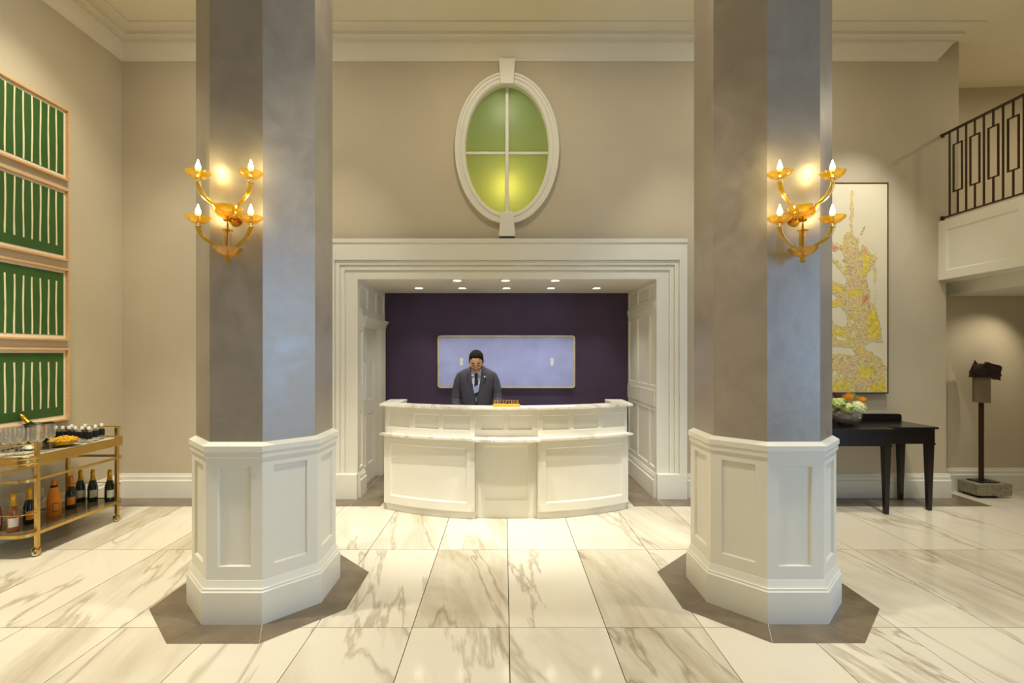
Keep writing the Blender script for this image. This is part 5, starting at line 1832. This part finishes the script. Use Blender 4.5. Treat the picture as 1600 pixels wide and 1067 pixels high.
# jacket torso with v opening
jr = [(0, 0.0, 0.80, 0.185, 0.135), (0, 0.0, 0.95, 0.178, 0.132), (0, -0.002, 1.08, 0.172, 0.130), (0, -0.004, 1.14, 0.176, 0.132), (0, -0.006, 1.22, 0.186, 0.136), (0, -0.006, 1.30, 0.197, 0.137), (0, -0.006, 1.37, 0.209, 0.132), (0, -0.005, 1.43, 0.217, 0.124), (0, -0.004, 1.475, 0.224, 0.112), (0, -0.002, 1.505, 0.207, 0.102), (0, 0.0, 1.535, 0.160, 0.092), (0, 0.004, 1.555, 0.110, 0.082), (0, 0.008, 1.58, 0.080, 0.068)]
seg = 72
vs = []
for (cx_, cy_, cz_, rx_, ry_) in jr:
    for k in range(seg):
        t = 2 * PI * (k + 0.5) / seg
        c, q = math.cos(t), math.sin(t)
        vs.append((cx_ + rx_ * math.copysign(abs(c) ** 0.85, c), cy_ + ry_ * math.copysign(abs(q) ** 0.85, q), cz_))


def vhalf(z):
    return 0.0 if z < 1.15 else 0.002 + 0.068 * min(1, (z - 1.15) / 0.36) ** 0.9


fs = []
for i in range(len(jr) - 1):
    for k in range(seg):
        k2 = (k + 1) % seg
        f = (i * seg + k, i * seg + k2, (i + 1) * seg + k2, (i + 1) * seg + k)
        cx_ = sum(vs[a][0] for a in f) / 4
        cy_ = sum(vs[a][1] for a in f) / 4
        cz_ = sum(vs[a][2] for a in f) / 4
        if cy_ < -0.02 and abs(cx_) < vhalf(cz_):
            continue
        fs.append(f)
jk = MB().add(vs, fs).build('jacket', M_SUIT, man, smooth='all')
so = jk.modifiers.new('solid', 'SOLIDIFY')
so.thickness = 0.006
so.offset = -1
# sleeves (each with folds)
for s_ in (-1, 1):
    path = [Vector((s_ * 0.150, -0.002, 1.486)), Vector((s_ * 0.192, 0.0, 1.462)), Vector((s_ * 0.212, 0.002, 1.40)), Vector((s_ * 0.228, 0.003, 1.32)), Vector((s_ * 0.238, 0.002, 1.25)), Vector((s_ * 0.243, -0.01, 1.18)), Vector((s_ * 0.238, -0.05, 1.12)), Vector((s_ * 0.224, -0.11, 1.05)), Vector((s_ * 0.195, -0.185, 0.975)), Vector((s_ * 0.18, -0.22, 0.945))]
    rad = [0.036, 0.050, 0.058, 0.060, 0.058, 0.060, 0.057, 0.052, 0.043, 0.040]
    pp, rr2 = [], []
    for i in range(len(path) - 1):
        for k in range(6):
            t = k / 6
            pp.append(path[i].lerp(path[i + 1], t))
            fold = (0.0022 * math.sin((i * 6 + k) * 0.93 + s_) * math.sin((i * 6 + k) * 0.37)) if i >= 2 else 0
            rr2.append(rad[i] * (1 - t) + rad[i + 1] * t + fold)
    MB().tube(pp, rr2, 20).build('sleeve', M_SUIT, man, smooth='all')
    MB().tube([Vector((s_ * 0.182, -0.215, 0.949)), Vector((s_ * 0.176, -0.232, 0.934))], 0.034, 16).build('shirt_cuff', M_SHIRT, man, smooth=True)
    # lapel
    lp = []
    for i in range(9):
        t = i / 8
        z = 1.13 + (1.535 - 1.13) * t
        xi_ = vhalf(z) * 0.92
        wd = 0.012 + 0.052 * math.sin(min(1.0, t * 1.12) * PI * 0.55) if t < 0.8 else 0.052 - 0.09 * (t - 0.8)
        yy = -0.139 + 0.005 * t + 0.050 * max(0, t - 0.55) ** 1.2
        lp.append(((s_ * xi_, yy - 0.008, z), (s_ * (xi_ + wd), yy + 0.010 + 0.10 * (xi_ + wd) ** 1.3 * 0.6, z - 0.005)))
    mm = MB()
    vs2 = [q for pr in lp for q in pr]
    mm.add(vs2, [(2 * i, 2 * i + 1, 2 * i + 3, 2 * i + 2) for i in range(8)])
    o = mm.build('lapel', M_SUITD, man, smooth=True)
    so = o.modifiers.new('solid', 'SOLIDIFY')
    so.thickness = 0.008
    so.offset = 0
    MB().tube([(s_ * 0.088, 0, 0.95), (s_ * 0.095, -0.004, 0.7), (s_ * 0.10, 0.0, 0.45), (s_ * 0.103, 0.008, 0.2), (s_ * 0.103, 0.0, 0.06)], [0.105, 0.09, 0.075, 0.066, 0.066], 18).build('trouser_leg', M_SUIT, man, smooth='all')
    MB().ball((s_ * 0.105, -0.06, 0.045), 0.048, 0.14, 0.045, 18, 10, lambda p: Vector((p.x, p.y, max(p.z, -0.045)))).build('shoe', M_SHOE, man, smooth=True)
MB().lathe([(0.0, 0.0), (0.007, 0.001), (0.009, 0.004), (0.007, 0.007), (0.0, 0.008)], 12, (-0.003, -0.134, 1.135), Matrix.Rotation(PI / 2, 4, 'X')).build('jacket_button', M_LABW, man, smooth=True)
MB().lathe([(0.0, 0.0), (0.008, 0.001), (0.010, 0.003), (0.0, 0.006)], 12, (0.100, -0.122, 1.455), Matrix.Rotation(PI / 2, 4, 'X')).build('lapel_pin', M_LABW, man, smooth=True)
